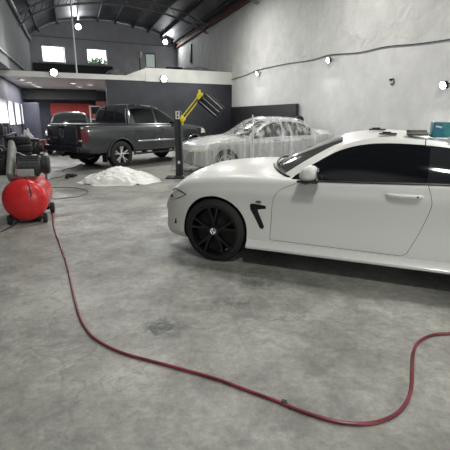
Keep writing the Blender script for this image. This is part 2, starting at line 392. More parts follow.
def room():
    f = MB(); f.box((2.7, 15, -.1), (26, 56, .2)); f.xf(Matrix.Rotation(RZ, 4, 'Z'))
    struct(f.build('floor', M['floor'], smooth=False))
    w = MB(); w.box((ER+.15, (G0+34)/2, 3.4), (.3, 34-G0, 6.8)); w.xf(Matrix.Rotation(RZ, 4, 'Z'))
    struct(w.build('wall_right', M['plaster_right'], smooth=False))
    w = MB(); w.box((EL-.35, (G0+34)/2, 4.95), (.7, 34-G0, 3.3)); w.xf(Matrix.Rotation(RZ, 4, 'Z'))
    wl = struct(w.build('wall_left', M['plaster_left'], smooth=False))
    # lower left wall: recessed, dark, with two window openings
    w = MB(); th = .3; x = ELL-th/2
    def seg(g0, g1, z0, z1): w.box((x, (g0+g1)/2, (z0+z1)/2), (th, g1-g0, z1-z0))
    seg(G0, 18.2, 0, 3.3); seg(18.2, 34, 0, 1.03); seg(18.2, 34, 2.12, 3.3)
    seg(22.2, 22.9, 1.03, 2.12); seg(24.7, 25.6, 1.03, 2.12); seg(31.0, 34, 1.03, 2.12)
    w.xf(Matrix.Rotation(RZ, 4, 'Z'))
    struct(w.build('wall_left_lower', M['blue_grey'], smooth=False))
    k = 0
    for (g0, g1) in ((18.2, 22.2), (22.9, 24.7), (25.6, 31.0)):
        k += 1
        fr = MB()
        for g in (g0+.04, (g0+g1)/2, g1-.04): fr.box((ELL-.1, g, 1.575), (.07, .07, 1.09))
        for z in (1.07, 2.08): fr.box((ELL-.1, (g0+g1)/2, z), (.07, g1-g0, .07))
        fr.xf(Matrix.Rotation(RZ, 4, 'Z'))
        wo = struct(fr.build('window_%d' % k, M['steel_dark'], smooth=False))
        pn = MB(); pn.box((ELL-.1, (g0+g1)/2, 1.575), (.012, g1-g0-.1, 1.0)); pn.xf(Matrix.Rotation(RZ, 4, 'Z'))
        pn.build('pane', M['clear_pane'], wo, smooth=False)
    # thin white curtains, each one its own
    spans = [(18.35, 20.0, 1.0, 'nearest the left frame edge'), (20.6, 21.9, 1.12, 'second from the left frame edge'),
             (23.0, 24.6, 1.1, 'alone in the middle window'), (25.8, 27.6, 1.08, 'in the farthest window, its near half'), (28.6, 30.9, 1.05, 'in the farthest window, its far half')]
    for (g0, g1, zb, t) in spans:
        c = MB()
        us = np.linspace(g0, g1, 36); zs = np.linspace(zb, 2.14, 6)
        c.grid(lambda u, z: tuple(Vector((ELL+.06+.028*math.sin(u*21)+.012*math.sin(u*47+z*3), u, z))), us, zs)
        c.xf(Matrix.Rotation(RZ, 4, 'Z'))
        me = c.mesh('curtain', [M['thin_curtain']])
        tag(link('curtain', me), 'thin white daylit curtain on the dark left wall, '+t, 'curtain', 'white curtains along the left wall')
    # wall behind the camera with an open gate
    w = MB()
    for (e0, e1, z0, z1) in ((-2.9, 1.4, 0, 7.9), (5.8, 8.3, 0, 7.9), (1.4, 5.8, 3.0, 7.9)): w.box(((e0+e1)/2, G0-.15, (z0+z1)/2), (e1-e0, .3, z1-z0))
    w.xf(Matrix.Rotation(RZ, 4, 'Z')); struct(w.build('wall_front', M['plaster_left'], smooth=False))
    # gable wall
    es = list(np.linspace(-2.8, 8.27, 45)); wins = [(-1.44, -.01, 4.98, 6.03), (1.41, 2.81, 5.0, 6.03), (5.55, 6.35, 4.95, 5.98)]
    b = MB()
    cuts = sorted(set(es+[q for w_ in wins for q in w_[:2]]))
    for a, c in zip(cuts[:-1], cuts[1:]):
        m = (a+c)/2; hole = [w_ for w_ in wins if w_[0] < m < w_[1]]
        spans2 = [(0, None)] if not hole else [(0, hole[0][2]), (hole[0][3], None)]
        for (z0, z1) in spans2:
            pa, pc = (RZT(a)+.05 if z1 is None else z1), (RZT(c)+.05 if z1 is None else z1)
            A, C2 = W(a, back_g(a)), W(c, back_g(c)); off = DV*.25
            vs = [A+Vector((0, 0, z0)), C2+Vector((0, 0, z0)), C2+Vector((0, 0, pc)), A+Vector((0, 0, pa))]; vs += [v+off for v in vs]
            b.add(vs, [[0, 1, 2, 3], [7, 6, 5, 4], [0, 4, 5, 1], [3, 2, 6, 7], [0, 3, 7, 4], [1, 5, 6, 2]])
    bo = struct(b.build('wall_back', M['plaster_back'], smooth=False))
    for i, w_ in enumerate(wins):
        fr = MB(); em = (w_[0]+w_[1])/2; zm = (w_[2]+w_[3])/2; we = w_[1]-w_[0]; hz = w_[3]-w_[2]
        for s in (-1, 1): fr.box((s*(we/2-.03), .1, 0), (.06, .08, hz)); fr.box((0, .1, s*(hz/2-.03)), (we, .08, .06))
        P = W(em, back_g(em), zm); mt = Matrix.Translation(P) @ Matrix.Rotation(RZ+math.atan(.14), 4, 'Z')
        fr.xf(mt); wo = struct(fr.build('window_%d' % (4+i), M['pipe_white'] if i < 2 else M['steel_dark'], smooth=False))
        pn = MB(); pn.box((0, .1, 0), (we-.1, .012, hz-.1)); pn.xf(mt); pn.build('pane', M['clear_pane'] if i < 2 else M['green_pane'], wo, smooth=False)
    # dark ledge under the gable windows and a lighter string course above them
    l = MB()
    A, B2 = W(-2.0, back_g(-2.0)-.13, 4.62), W(3.1, back_g(3.1)-.13, 4.62)
    l.box((A+B2)/2, ((A-B2).length, .25, .5), Matrix.Rotation(RZ+math.atan(.14), 3, 'Z')); struct(l.build('trim_1', M['steel_dark'], smooth=False))
    l = MB(); A, B2 = W(-2.0, back_g(-2.0)-.03, 6.55), W(7.8, back_g(7.8)-.03, 6.55)
    l.box((A+B2)/2, ((A-B2).length, .05, .05), Matrix.Rotation(RZ+math.atan(.14), 3, 'Z')); struct(l.build('trim_2', M['plaster_left'], smooth=False))
    # roof
    r = MB(); es = np.linspace(-2.9, 8.4, 40); gs = np.linspace(G0, 34.5, 2)
    r.grid(lambda e, g: tuple(W(e, g, RZT(e)+.1)), es, gs)
    me = solidify(r.mesh('ceiling', [M['roof']]), -.08)
    ro = struct(link('ceiling', me))
    for e in (-1.5, -.3, 1.0, 2.3, 3.5, 4.7, 5.8, 6.8, 7.6):
        p = MB(); s = (RZT(e+.1)-RZT(e-.1))/.2
        p.box((0, 0, 0), (.09, 38, .17), Matrix.Rotation(-math.atan(s), 3, 'Y')); p.xf(Matrix.Translation(W(e, 14, RZT(e)-.02)) @ Matrix.Rotation(RZ, 4, 'Z'))
        p.build('purlin', M['steel_dark'], ro, smooth=False)
    for g, lb in ((24.6, 'arched lattice roof truss crossing below the dark roof, the far one'), (17.6, 'arched lattice roof truss near the top of the picture, the nearer one')):
        t = thing('roof_truss', lb, 'truss', W(3, g, 6.6), 0, 'lattice roof trusses')
        inv = Matrix.Translation(W(3, g, 6.6)).inverted()
        e_ = np.linspace(-2.05, 7.9, 25); dep = .40
        for dz, nm in ((-.18, 'top_chord'), (-.18-dep, 'bottom_chord')):
            p = MB()
            for s in (-.1, .1): p.tube([W(e, g+s, RZT(e)+dz) for e in e_], .028, 6)
            p.xf(inv); p.build(nm, M['steel_light'], t)
        p = MB(); e2 = np.linspace(-2.0, 7.85, 49)
        for s in (-.1, .1): p.tube([W(e, g+s, RZT(e)-.18-(dep if i % 2 else 0)) for i, e in enumerate(e2)], .014, 5)
        p.xf(inv); p.build('web_bars', M['steel_light'], t)
    # rusty beam under the right eave
    b = MB(); b.box((0, 0, 0), (.16, 24, .05)); b.box((0, 0, .26), (.16, 24, .05)); b.box((.03, 0, .13), (.04, 24, .24))
    b.xf(Matrix.Rotation(RZ, 4, 'Z')); o = b.build('steel_beam', M['rust'], smooth=False, loc=W(ER-.1, 20.8, 6.42)); tag(o, 'long rusty brown steel beam along the top of the right wall', 'beam')
    b = MB(); b.tube([(0, -11, 0), (0, 11, 0)], .09, 10); b.xf(Matrix.Rotation(RZ, 4, 'Z')); o = b.build('eave_pipe', M['steel_light'], loc=W(EL+.12, 20, 6.2))
    tag(o, 'grey pipe running along the top of the left wall under the roof', 'pipe')
    b = MB(); b.tube([(0, -5, -.05), (0, 5, .09)], .05, 8); b.xf(Matrix.Rotation(RZ, 4, 'Z')); o = b.build('wall_conduit', M['steel_light'], loc=W(EL+.06, 19.5, 3.72))
    tag(o, 'thin conduit low on the upper left wall above the white fascia', 'conduit')
    b = MB(); b.box((0, 0, 0), (.08, .3, 1.15)); b.xf(Matrix.Rotation(RZ, 4, 'Z')); o = b.build('wall_duct', M['steel_dark'], smooth=False, loc=W(ER-.04, 28.5, 5.55))
    tag(o, 'short dark upright duct high on the right wall near the back', 'duct')

    # mezzanine
    mz = MB()
    e = [ELL, 7.97]; P = [W(e[0], panel_g(e[0])), W(e[1], panel_g(e[1])), W(e[1], 32.7), W(e[0], 31.2)]
    mz.add([p+Vector((0, 0, 3.09)) for p in P]+[p+Vector((0, 0, 3.22)) for p in P], [[0, 1, 2, 3], [7, 6, 5, 4], [0, 4, 5, 1], [1, 5, 6, 2], [2, 6, 7, 3], [3, 7, 4, 0]])
    struct(mz.build('ceiling_mezzanine', M['soffit'], smooth=False))
    ang = RZ+math.atan(.14); rot = Matrix.Rotation(ang, 3, 'Z')
    def front(e0, e1, z0, z1, t, off, name, m):
        A, B2 = W(e0, panel_g(e0)-off, (z0+z1)/2), W(e1, panel_g(e1)-off, (z0+z1)/2)
        b = MB(); b.box((A+B2)/2, ((A-B2).length, t, z1-z0), rot); return struct(b.build(name, m, smooth=False))
    front(ELL, 3.42, 3.07, 3.28, .08, .05, 'trim_3', M['fascia'])
    front(3.42, 7.96, 3.06, 3.66, .10, .06, 'trim_4', M['fascia'])
    front(1.6, 7.96, 0, 3.08, .12, .03, 'wall_panel_black', M['panel_black'])
    # ramp shaped end of the parapet
    b = MB(); b.prism([(0, 0), (.95, 0), (.95, .36)], 'y', -.05, .05); b.xf(Matrix.Translation(W(2.5, panel_g(2.5)-.05, 3.28)) @ Matrix.Rotation(ang, 4, 'Z')); struct(b.build('trim_5', M['fascia'], smooth=False))
    # dark wall at the back of the open bay, drop beam
    b = MB(); b.box((0, 0, 1.54), (12, .2, 3.08)); b.xf(Matrix.Translation(W(3, 30.2)) @ Matrix.Rotation(RZ, 4, 'Z')); struct(b.build('wall_bay', M['blue_grey'], smooth=False))
    b = MB(); b.box((0, 0, 0), (4.2, .3, .62)); b.xf(Matrix.Translation(W(-.45, 28.2, 2.78)) @ Matrix.Rotation(RZ, 4, 'Z')); struct(b.build('trim_6', M['steel_dark'], smooth=False))
    b = MB(); b.box((0, 0, 0), (2.6, .05, .8)); b.xf(Matrix.Translation(W(.1, 29.95, 1.9)) @ Matrix.Rotation(RZ, 4, 'Z')); o = b.build('wall_banner', M['red_banner'], smooth=False)
    tag(o, 'dull red banner on the dark wall at the back of the open bay', 'banner')
    t = thing('storage_rack', 'cream storage rack with things on it at the back of the open bay', 'rack', W(1.9, 28.6), RZ)
    for x in (-.7, 0, .7): MB().box((x, 0, 1.04), (.07, .4, 2.08)).build('upright', M['cream'], t, smooth=False)
    for z in (.5, 1.3, 2.1): MB().box((0, 0, z), (1.5, .45, .06)).build('shelf', M['cream'], t, smooth=False)
    for x, z, s, m, lb in ((-.38, 1.335, (.4, .3, .3), 'red_dull', 'red tin on the middle shelf of the cream rack'), (.3, 1.33, (.3, .3, .45), 'cream', 'pale carton on the middle shelf of the cream rack'),
                           (.05, 2.13, (.7, .35, .28), 'red_dull', 'long red carton on the top shelf of the cream rack')):
        p = W(1.9, 28.6)+Matrix.Rotation(RZ, 3, 'Z') @ Vector((x, 0, z)); b = MB().box((0, 0, s[2]/2), s, bev=.02); tag(b.build('carton', M[m], loc=p, rotz=RZ), lb, 'box', 'cartons on the rack in the bay')
    # downlights in the bay ceiling
    row = [(-1.9, 21.2), (-1.75, 22.8), (-1.65, 24.2), (-1.55, 25.3), (-1.5, 26.2), (.25, 22.6), (.6, 25.2), (1.1, 23.4)]
    nm = ['first', 'second', 'third', 'fourth', 'fifth']
    for i, (e, g) in enumerate(row):
        lb = ('ceiling downlight of the left row in the open bay, %s from the front' % nm[i]) if i < 5 else ('ceiling downlight on the right of the open bay, %s one' % ('front', 'rear', 'middle')[i-5])
        t = thing('downlight', lb, 'ceiling light', W(e, g, 3.09), RZ, 'downlights in the bay ceiling')
        MB().lathe([(.16, 0), (.16, -.04), (.13, -.05), (.13, 0)], 20, 'z').build('rim', M['fascia'], t)
        MB().lathe([(.0, -.03), (.13, -.035)], 20, 'z').build('lens', M['tubelens'], t)
        l = bpy.data.lights.new('downlight', 'AREA'); l.shape = 'DISK'; l.size = .22; l.energy = 40; l.color = (1, .96, .95)
        o = bpy.data.objects.new('downlight_lamp', l); COL.objects.link(o); o.parent = t; o.location = (0, 0, -.06)
    # white pole from the mezzanine edge up to the roof
    b = MB(); b.tube([(0, 0, 0), (0, 0, 4.35)], .035, 10); b.lathe([(0, .03), (.09, .03), (.09, 0), (0, 0)], 16, 'z')
    o = b.build('white_pole', M['pipe_white'], loc=W(.42, panel_g(.42)+.12, 3.22)); tag(o, 'slender white pole rising from the mezzanine edge to the roof', 'pole')
    # clutter on the mezzanine
    def lump(name, e, g, z, sx, sy, sz, m, lb, cat, grp=None, amp=.25, fr=2.5):
        us = np.linspace(0, 2*PI, 29); vs = np.linspace(0, PI/2, 9); seed = random.random()*50
        b = MB()
        def fn(u, v):
            p = Vector((math.cos(u % (2*PI-1e-9) if u < 2*PI-1e-6 else 0)*math.cos(v), math.sin(u)*math.cos(v) if u < 2*PI-1e-6 else 0, math.sin(v)))
            k = 1+amp*noise.noise(p*fr+Vector((seed, 0, 0)))
            return (p.x*sx*k, p.y*sy*k, p.z*sz*k)
        b.grid(fn, us, vs); b.add([fn(u, 0) for u in us[:-1]], [list(range(28))])
        o = b.build(name, m, loc=W(e, g, z), rotz=RZ); tag(o, lb, cat, grp)
    lump('tarp_roll', 6.3, panel_g(6.3)+.6, 3.24, 1.5, .35, .62, M['tarp'], 'long dark grey crumpled tarp behind the white parapet', 'tarp')
    lump('tarp_bundle', 2.2, panel_g(2.2)+.8, 3.24, .5, .4, .4, M['tarp'], 'dark cloth bundle on the mezzanine beside the parapet ramp', 'bundle')
    b = MB(); b.box((0, 0, .45), (.9, .5, .9), bev=.03); tag(b.build('dark_crate', M['steel_dark'], loc=W(5.6, 27.5, 3.235), rotz=RZ), 'dark crate far back on the mezzanine under the green window', 'crate')
    b = MB(); b.box((0, 0, .75), (1.1, .6, 1.5), bev=.03); tag(b.build('dark_cupboard', M['steel_dark'], loc=W(7.0, 29.5, 3.235), rotz=RZ), 'dark upright cupboard in the back right corner of the mezzanine', 'cupboard')
    t = thing('shelf_plant_stand', 'pale cluttered stand beside the narrow green window on the mezzanine', 'stand', W(5.0, 31.6, 3.22), RZ)
    MB().tube([(0, 0, 0), (0, 0, 2.3)], .05, 8).build('post', M['steel_light'], t)
    MB().lathe([(0, 2.75), (.14, 2.72), (.2, 2.5), (.1, 2.3), (0, 2.3)], 14, 'z').build('globe', M['cream'], t)
    # black board along the right wall
    b = MB(); b.box((0, 0, .97), (.12, 6.7, 1.94)); b.xf(Matrix.Rotation(RZ, 4, 'Z')); o = b.build('black_board', M['board_black'], smooth=False, loc=W(ER-.1, 17.2, 0)); tag(o, 'long matt black board standing against the right wall behind the covered car', 'board')
    # machine at the end of the board
    t = thing('workshop_machine', 'small black machine by the end of the long black board', 'machine', W(7.45, 13.3), RZ)
    MB().box((0, 0, .5), (.6, .75, 1.0), bev=.04).build('cabinet', M['board_black'], t)
    MB().lathe([(0, -.35), (.2, -.33), (.22, -.2), (.22, .2), (.2, .33), (0, .35)], 20, 'y', (0, .05, 1.2)).build('motor', M['dark_iron'], t)
    MB().lathe([(0, -.06), (.16, -.06), (.16, .06), (0, .06)], 20, 'y', (0, -.35, 1.35)).build('pulley', M['dark_iron'], t)
    # cable along the right wall
    pts = [(21.0, 3.30), (19.0, 3.37), (17.4, 3.46), (15.0, 3.43), (13.2, 3.36), (12.0, 3.38), (10.6, 3.26), (9.5, 3.26), (8.4, 3.17), (7.4, 3.12), (6.0, 3.1), (3, 3.15)]
    b = MB(); b.tube(catmull([W(ER-.025, g, z) for g, z in pts], 8), .013, 6); tag(b.build('wall_cable', M['wire']), 'thin black cable strung along the right wall between the floodlights', 'cable')
    b = MB(); b.tube(catmull([(0, 0, .06), (0, -.1, .07), (0, -.13, 0), (0, -.09, -.06), (0, -.02, -.05)], 6), .016, 6); b.box((.0, 0, .06), (.05, .04, .05)); b.xf(Matrix.Rotation(RZ, 4, 'Z'))
    tag(b.build('wall_hook', M['dark_iron'], loc=W(ER-.02, 9.18, 2.36)), 'small dark iron hook on the right wall below the cable', 'hook')

def floodlight(P, facing, lb, power, size=.16, spot=True):
    t = thing('floodlight', lb, 'floodlight', P, 0, 'bright white floodlights in the workshop')
    f = Vector(facing).normalized(); rot = f.to_track_quat('-Y', 'Z').to_matrix().to_4x4()
    MB().box((0, .0, 0), (size*1.25, .06, size*1.0), bev=.012).xf(rot).build('housing', M['dark_iron'], t)
    MB().lathe([(0, -.05), (size*.3, -.048), (size*.5, -.036), (size*.5, -.03)], 24, 'y').xf(rot).build('lens', M['floodlens'], t)
    b = MB(); b.tube([(-size*.66, 0, 0), (-size*.66, .09, 0), (size*.66, .09, 0), (size*.66, 0, 0)], .01, 6); b.xf(rot); b.build('bracket', M['dark_iron'], t)
    if power:
        l = bpy.data.lights.new('flood', 'AREA'); l.shape = 'RECTANGLE'; l.size = size; l.size_y = size*.8; l.energy = power; l.color = (.94, .97, 1)
        o = bpy.data.objects.new('flood_lamp', l); COL.objects.link(o); o.parent = t; o.location = f*.06
        o.rotation_euler = f.to_track_quat('-Z', 'Y').to_euler()
def lamps():
    inw = -NV
    floodlight(W(ER-.12, 17.41, 3.30), inw+Vector((0, 0, -.35)), 'lit floodlight on the right wall above the covered car, farthest of that row', 60)
    floodlight(W(ER-.12, 11.95, 3.22), inw+Vector((0, 0, -.35)), 'lit floodlight in the middle of the right wall above the roof of the white coupe', 60)
    floodlight(W(ER-.12, 7.36, 2.17), inw+Vector((0, 0, -.35)), 'lit floodlight low on the right wall at the right edge behind the blue carton', 40)
    floodlight(W(4.29, panel_g(4.29)-.22, 3.2), -DV+Vector((0, 0, -.3)), 'lit floodlight on the white parapet above the black panel', 70, .26)
    floodlight(W(-.5, panel_g(-.5)-.2, 3.27), -DV+Vector((0, 0, -.3)), 'lit floodlight on the white fascia at the left above the open bay', 40, .26)
    floodlight(W(1.0, back_g(1.0)-.4, 7.25), -DV+Vector((0, 0, -.3)), 'lit floodlight high on the gable wall beside the white pole', 60, .34)
    floodlight(W(7.0, back_g(7.15)-.6, 6.75), -DV+Vector((0, 0, -.3)), 'lit floodlight in the top right corner of the gable wall', 60, .34)
    # added fill lamps, unseen above the frame, brightening the room from overhead
    for i, (e, g, p) in enumerate(FILL_LAMPS):
        t = thing('added_fill_lamp', 'added unseen round fill lamp under the roof, number %s row from the gate' % ('first', 'second', 'third', 'fourth', 'fifth', 'sixth')[i], 'lamp', W(e, g, 6.3), 0, 'added unseen fill lamps under the roof')
        MB().lathe([(.05, .5), (.1, .3), (.3, .05), (.32, 0), (.3, 0), (.09, .28)], 24, 'z').build('shade', M['steel_dark'], t)
        MB().tube([(0, 0, .45), (0, 0, RZT(e)-6.3)], .01, 6).build('cord', M['wire'], t)
        MB().lathe([(0, .05), (.22, .05)], 24, 'z').build('lens', M['tubelens'], t)
        l = bpy.data.lights.new('added_fill', 'AREA'); l.shape = 'DISK'; l.size = .6; l.energy = p; l.color = (1, .985, .95)
        o = bpy.data.objects.new('added_fill_light', l); COL.objects.link(o); o.parent = t; o.location = (0, 0, -.01)
FILL_LAMPS = [(.6, -1.0, 205), (4.9, 2.9, 195), (1.6, 7.6, 120), (5.4, 10.0, 135), (1.0, 14.5, 125), (5.0, 17.0, 190)]

# ------------------------------------------------------------------ car builder
def body_mesh(T, us, pts, mats, name='body'):
    secs = []
    for u in us:
        P = pts(u); h = catmull(P, 4); full = [(u, v, z) for v, z in h]+[(u, -v, z) for v, z in h[-2:0:-1]]
        secs.append(full)
    b = MB(); b.loft(secs); return b.mesh(name, mats, ang=40)
def std_pts(W_, zb, zs, zt):
    h = zs-zb
    return [(0, zb), (.78*W_, zb), (.93*W_, zb+.02*h), (.978*W_, zb+.12*h), (.982*W_, zb+.25*h), (.992*W_, zb+.5*h), (1.0*W_, zb+.78*h), (.988*W_, zb+.9*h), (.95*W_, zs), (.83*W_, zs+(zt-zs)*.38), (.5*W_, zs+(zt-zs)*.8), (0, zt)]

def sculpted(W_, zb, zs, zt):
    # flank with a shoulder crease and a hollow below it
    h = zs-zb
    return [(0, zb), (.78*W_, zb), (.93*W_, zb+.02*h), (.980*W_, zb+.10*h), (.990*W_, zb+.20*h), (.973*W_, zb+.44*h), (.984*W_, zb+.66*h), (1.0*W_, zb+.80*h), (.988*W_, zb+.88*h), (.95*W_, zs), (.83*W_, zs+(zt-zs)*.38), (.5*W_, zs+(zt-zs)*.8), (0, zt)]

class Greenhouse:
    def __init__(s, C, E, B, crown=2.4, bulge=.03):
        s.C, s.E, s.B = curve_at(C), curve_at(E), curve_at(B); s.k = crown; s.b = bulge; s.n = len(C)-1
    def top(s, t, q):        # q 0..1 centre -> edge
        c, e = s.C(t), s.E(t); w = abs(q)**s.k
        return np.array([c[0]+(e[0]-c[0])*w, e[1]*q, c[2]+(e[2]-c[2])*w])
    def side(s, t, q):       # q 0 at roof edge .. 1 at belt
        e, b = s.E(t), s.B(t); p = e+(b-e)*q; bl = s.b*4*q*(1-q)
        return p+np.array([0, bl, bl*.35])
    def patch_top(s, mb, t0, t1, q0, q1, nt=24, nq=14, off=0, mi=0):
        mb.grid(lambda t, q: tuple(s.top(t, q)+np.array([0, 0, off])), np.linspace(t0, t1, nt), np.linspace(q0, q1, nq), mi)
    def patch_side(s, mb, t0, t1, q0, q1, sg, nt=24, nq=8, off=0, mi=0):
        mb.grid(lambda t, q: tuple((s.side(t, q)+np.array([0, off, 0]))*np.array([1, sg, 1])), np.linspace(t0, t1, nt), np.linspace(q0, q1, nq), mi)

def wheel(parent, u, v, r, rim_r, wid, sg, spokes, rim_m, name_loc=True, cap='plain', spoke_w=.055, dbl=True, barrel=0):
    t = MB(); h = wid/2
    prof = [(rim_r, -h*.86), (rim_r+.012, -h*.97), (r-.06, -h), (r-.02, -h*.9), (r, -h*.7), (r+.001, 0), (r, h*.7), (r-.02, h*.9), (r-.06, h), (rim_r+.012, h*.97), (rim_r, h*.86)]
    t.lathe(prof, 56, 'y'); wo = t.build('wheel', M['rubber'], parent, loc=(u, v, r))
    b = MB(); o = sg*h
    b.lathe([(rim_r-.005, -sg*h*.85), (rim_r-.02, 0), (rim_r-.02, o*.6), (rim_r-.012, o*.93), (rim_r+.006, o*.97), (rim_r+.006, o*.88)], 48, 'y', mi=barrel)
    b.lathe([(0, o*.35), (rim_r-.03, o*.2), (rim_r-.03, o*.1), (0, o*.1)], 40, 'y', mi=1)
    for k in range(spokes):
        q = 2*PI*k/spokes+.3
        for dq in ((-.13, .13) if dbl else (0,)):
            p0, p1 = .05, rim_r-.006
            vs = []
            for rr, ww, y0 in ((p0, spoke_w*.7, o*.86), (rim_r*.55, spoke_w*.62, o*.8), (p1, spoke_w*.62, o*.93)):
                a = q+dq*(1 if rr > .1 else .4)*rr/rim_r*1.6
                c, s_ = math.cos(a), math.sin(a)
                for lx, y in ((-ww/2, y0-sg*.045), (-ww/3, y0), (ww/3, y0), (ww/2, y0-sg*.045)):
                    vs.append((c*rr-s_*lx, y, s_*rr+c*lx))
            fs = []
            for i in range(2):
                for j in range(3): fs.append([i*4+j, (i+1)*4+j, (i+1)*4+j+1, i*4+j+1])
                fs.append([i*4+3, (i+1)*4+3, (i+1)*4, i*4])
            fs += [[0, 1, 2, 3], [8, 9, 10, 11]]
            b.add(vs, fs)
    b.lathe([(.062, o*.6), (.062, o*.88), (.05, o*.93), (0, o*.94)], 24, 'y')
    for k in range(5):
        q = 2*PI*k/5; b.tube([(.045*math.cos(q), o*.9, .045*math.sin(q)), (.045*math.cos(q), o*.95, .045*math.sin(q))], .008, 6)
    b.build('rim', [rim_m, M['black']], wo)
    if cap == 'roundel':
        c = MB(); y0 = o*.945
        def sector(a0, a1, mi, r0=0, r1=.026, y=y0+sg*.002):
            q = np.linspace(a0, a1, 9); vs = [(r0*math.cos(a), y, r0*math.sin(a)) for a in q]+[(r1*math.cos(a), y, r1*math.sin(a)) for a in q]
            c.add(vs, [[i, i+1, 9+i+1, 9+i] for i in range(8)], mi)
        for k in range(4): sector(k*PI/2, (k+1)*PI/2, 1 if k % 2 else 2, .0005)
        c.lathe([(.026, y0+sg*.002), (.028, y0+sg*.004), (.036, y0+sg*.004), (.038, y0)], 32, 'y', mi=0)
        c.build('centre_cap', [M['chrome'], M['blue'], M['emblem_white']], wo)
    else:
        MB().lathe([(.0, o*.96), (.03, o*.955), (.034, o*.9)], 20, 'y').build('centre_cap', M['chrome'], wo)
    return wo

def shrink(poly, d):
    # inset a CCW/CW polygon by d
    n = len(poly); A = sum(poly[i][0]*poly[(i+1) % n][1]-poly[(i+1) % n][0]*poly[i][1] for i in range(n)); sgn = 1 if A > 0 else -1
    out = []
    for i in range(n):
        p0, p1, p2 = (np.array(poly[j % n], float) for j in (i-1, i, i+1))
        a = p1-p0; a /= np.linalg.norm(a); b = p2-p1; b /= np.linalg.norm(b)
        na, nb = np.array([-a[1], a[0]])*sgn, np.array([-b[1], b[0]])*sgn
        m = na+nb; m /= max(.35, np.dot(m, m)/2)**1; out.append(tuple(p1+m*d*.5*2/2))
    return out
def pm(poly, axis, a, b, m='black'):
    x = MB().prism(poly, axis, a, b); return x.mesh('cut', [M[m]], smooth=False)
def cylm(u, z, r, v0, v1):
    x = MB(); x.lathe([(0, v0), (r, v0), (r, v1), (0, v1)], 56, 'y', (u, 0, z)); return x.mesh('cut', [M['black']], smooth=False)

def arches(me, us, r, zc, vin, W_):
    for u in us:
        me = boolean(me, cylm(u, zc, r, vin, W_), 'DIFFERENCE', 40); me = boolean(me, cylm(u, zc, r, -W_, -vin), 'DIFFERENCE', 40)
    return me
def panel(me, poly, axis, a, b, name, root, gap=.004, mi_m=None):
    pc = boolean(me, pm(shrink(poly, gap), axis, a, b), 'INTERSECT', 40)
    if mi_m is not None:
        for i in range(len(pc.materials)): pc.materials[i] = mi_m
    o = link(name, pc, root)
    me2 = boolean(me, pm(shrink(poly, -gap), axis, a, b), 'DIFFERENCE', 40)
    return me2, o

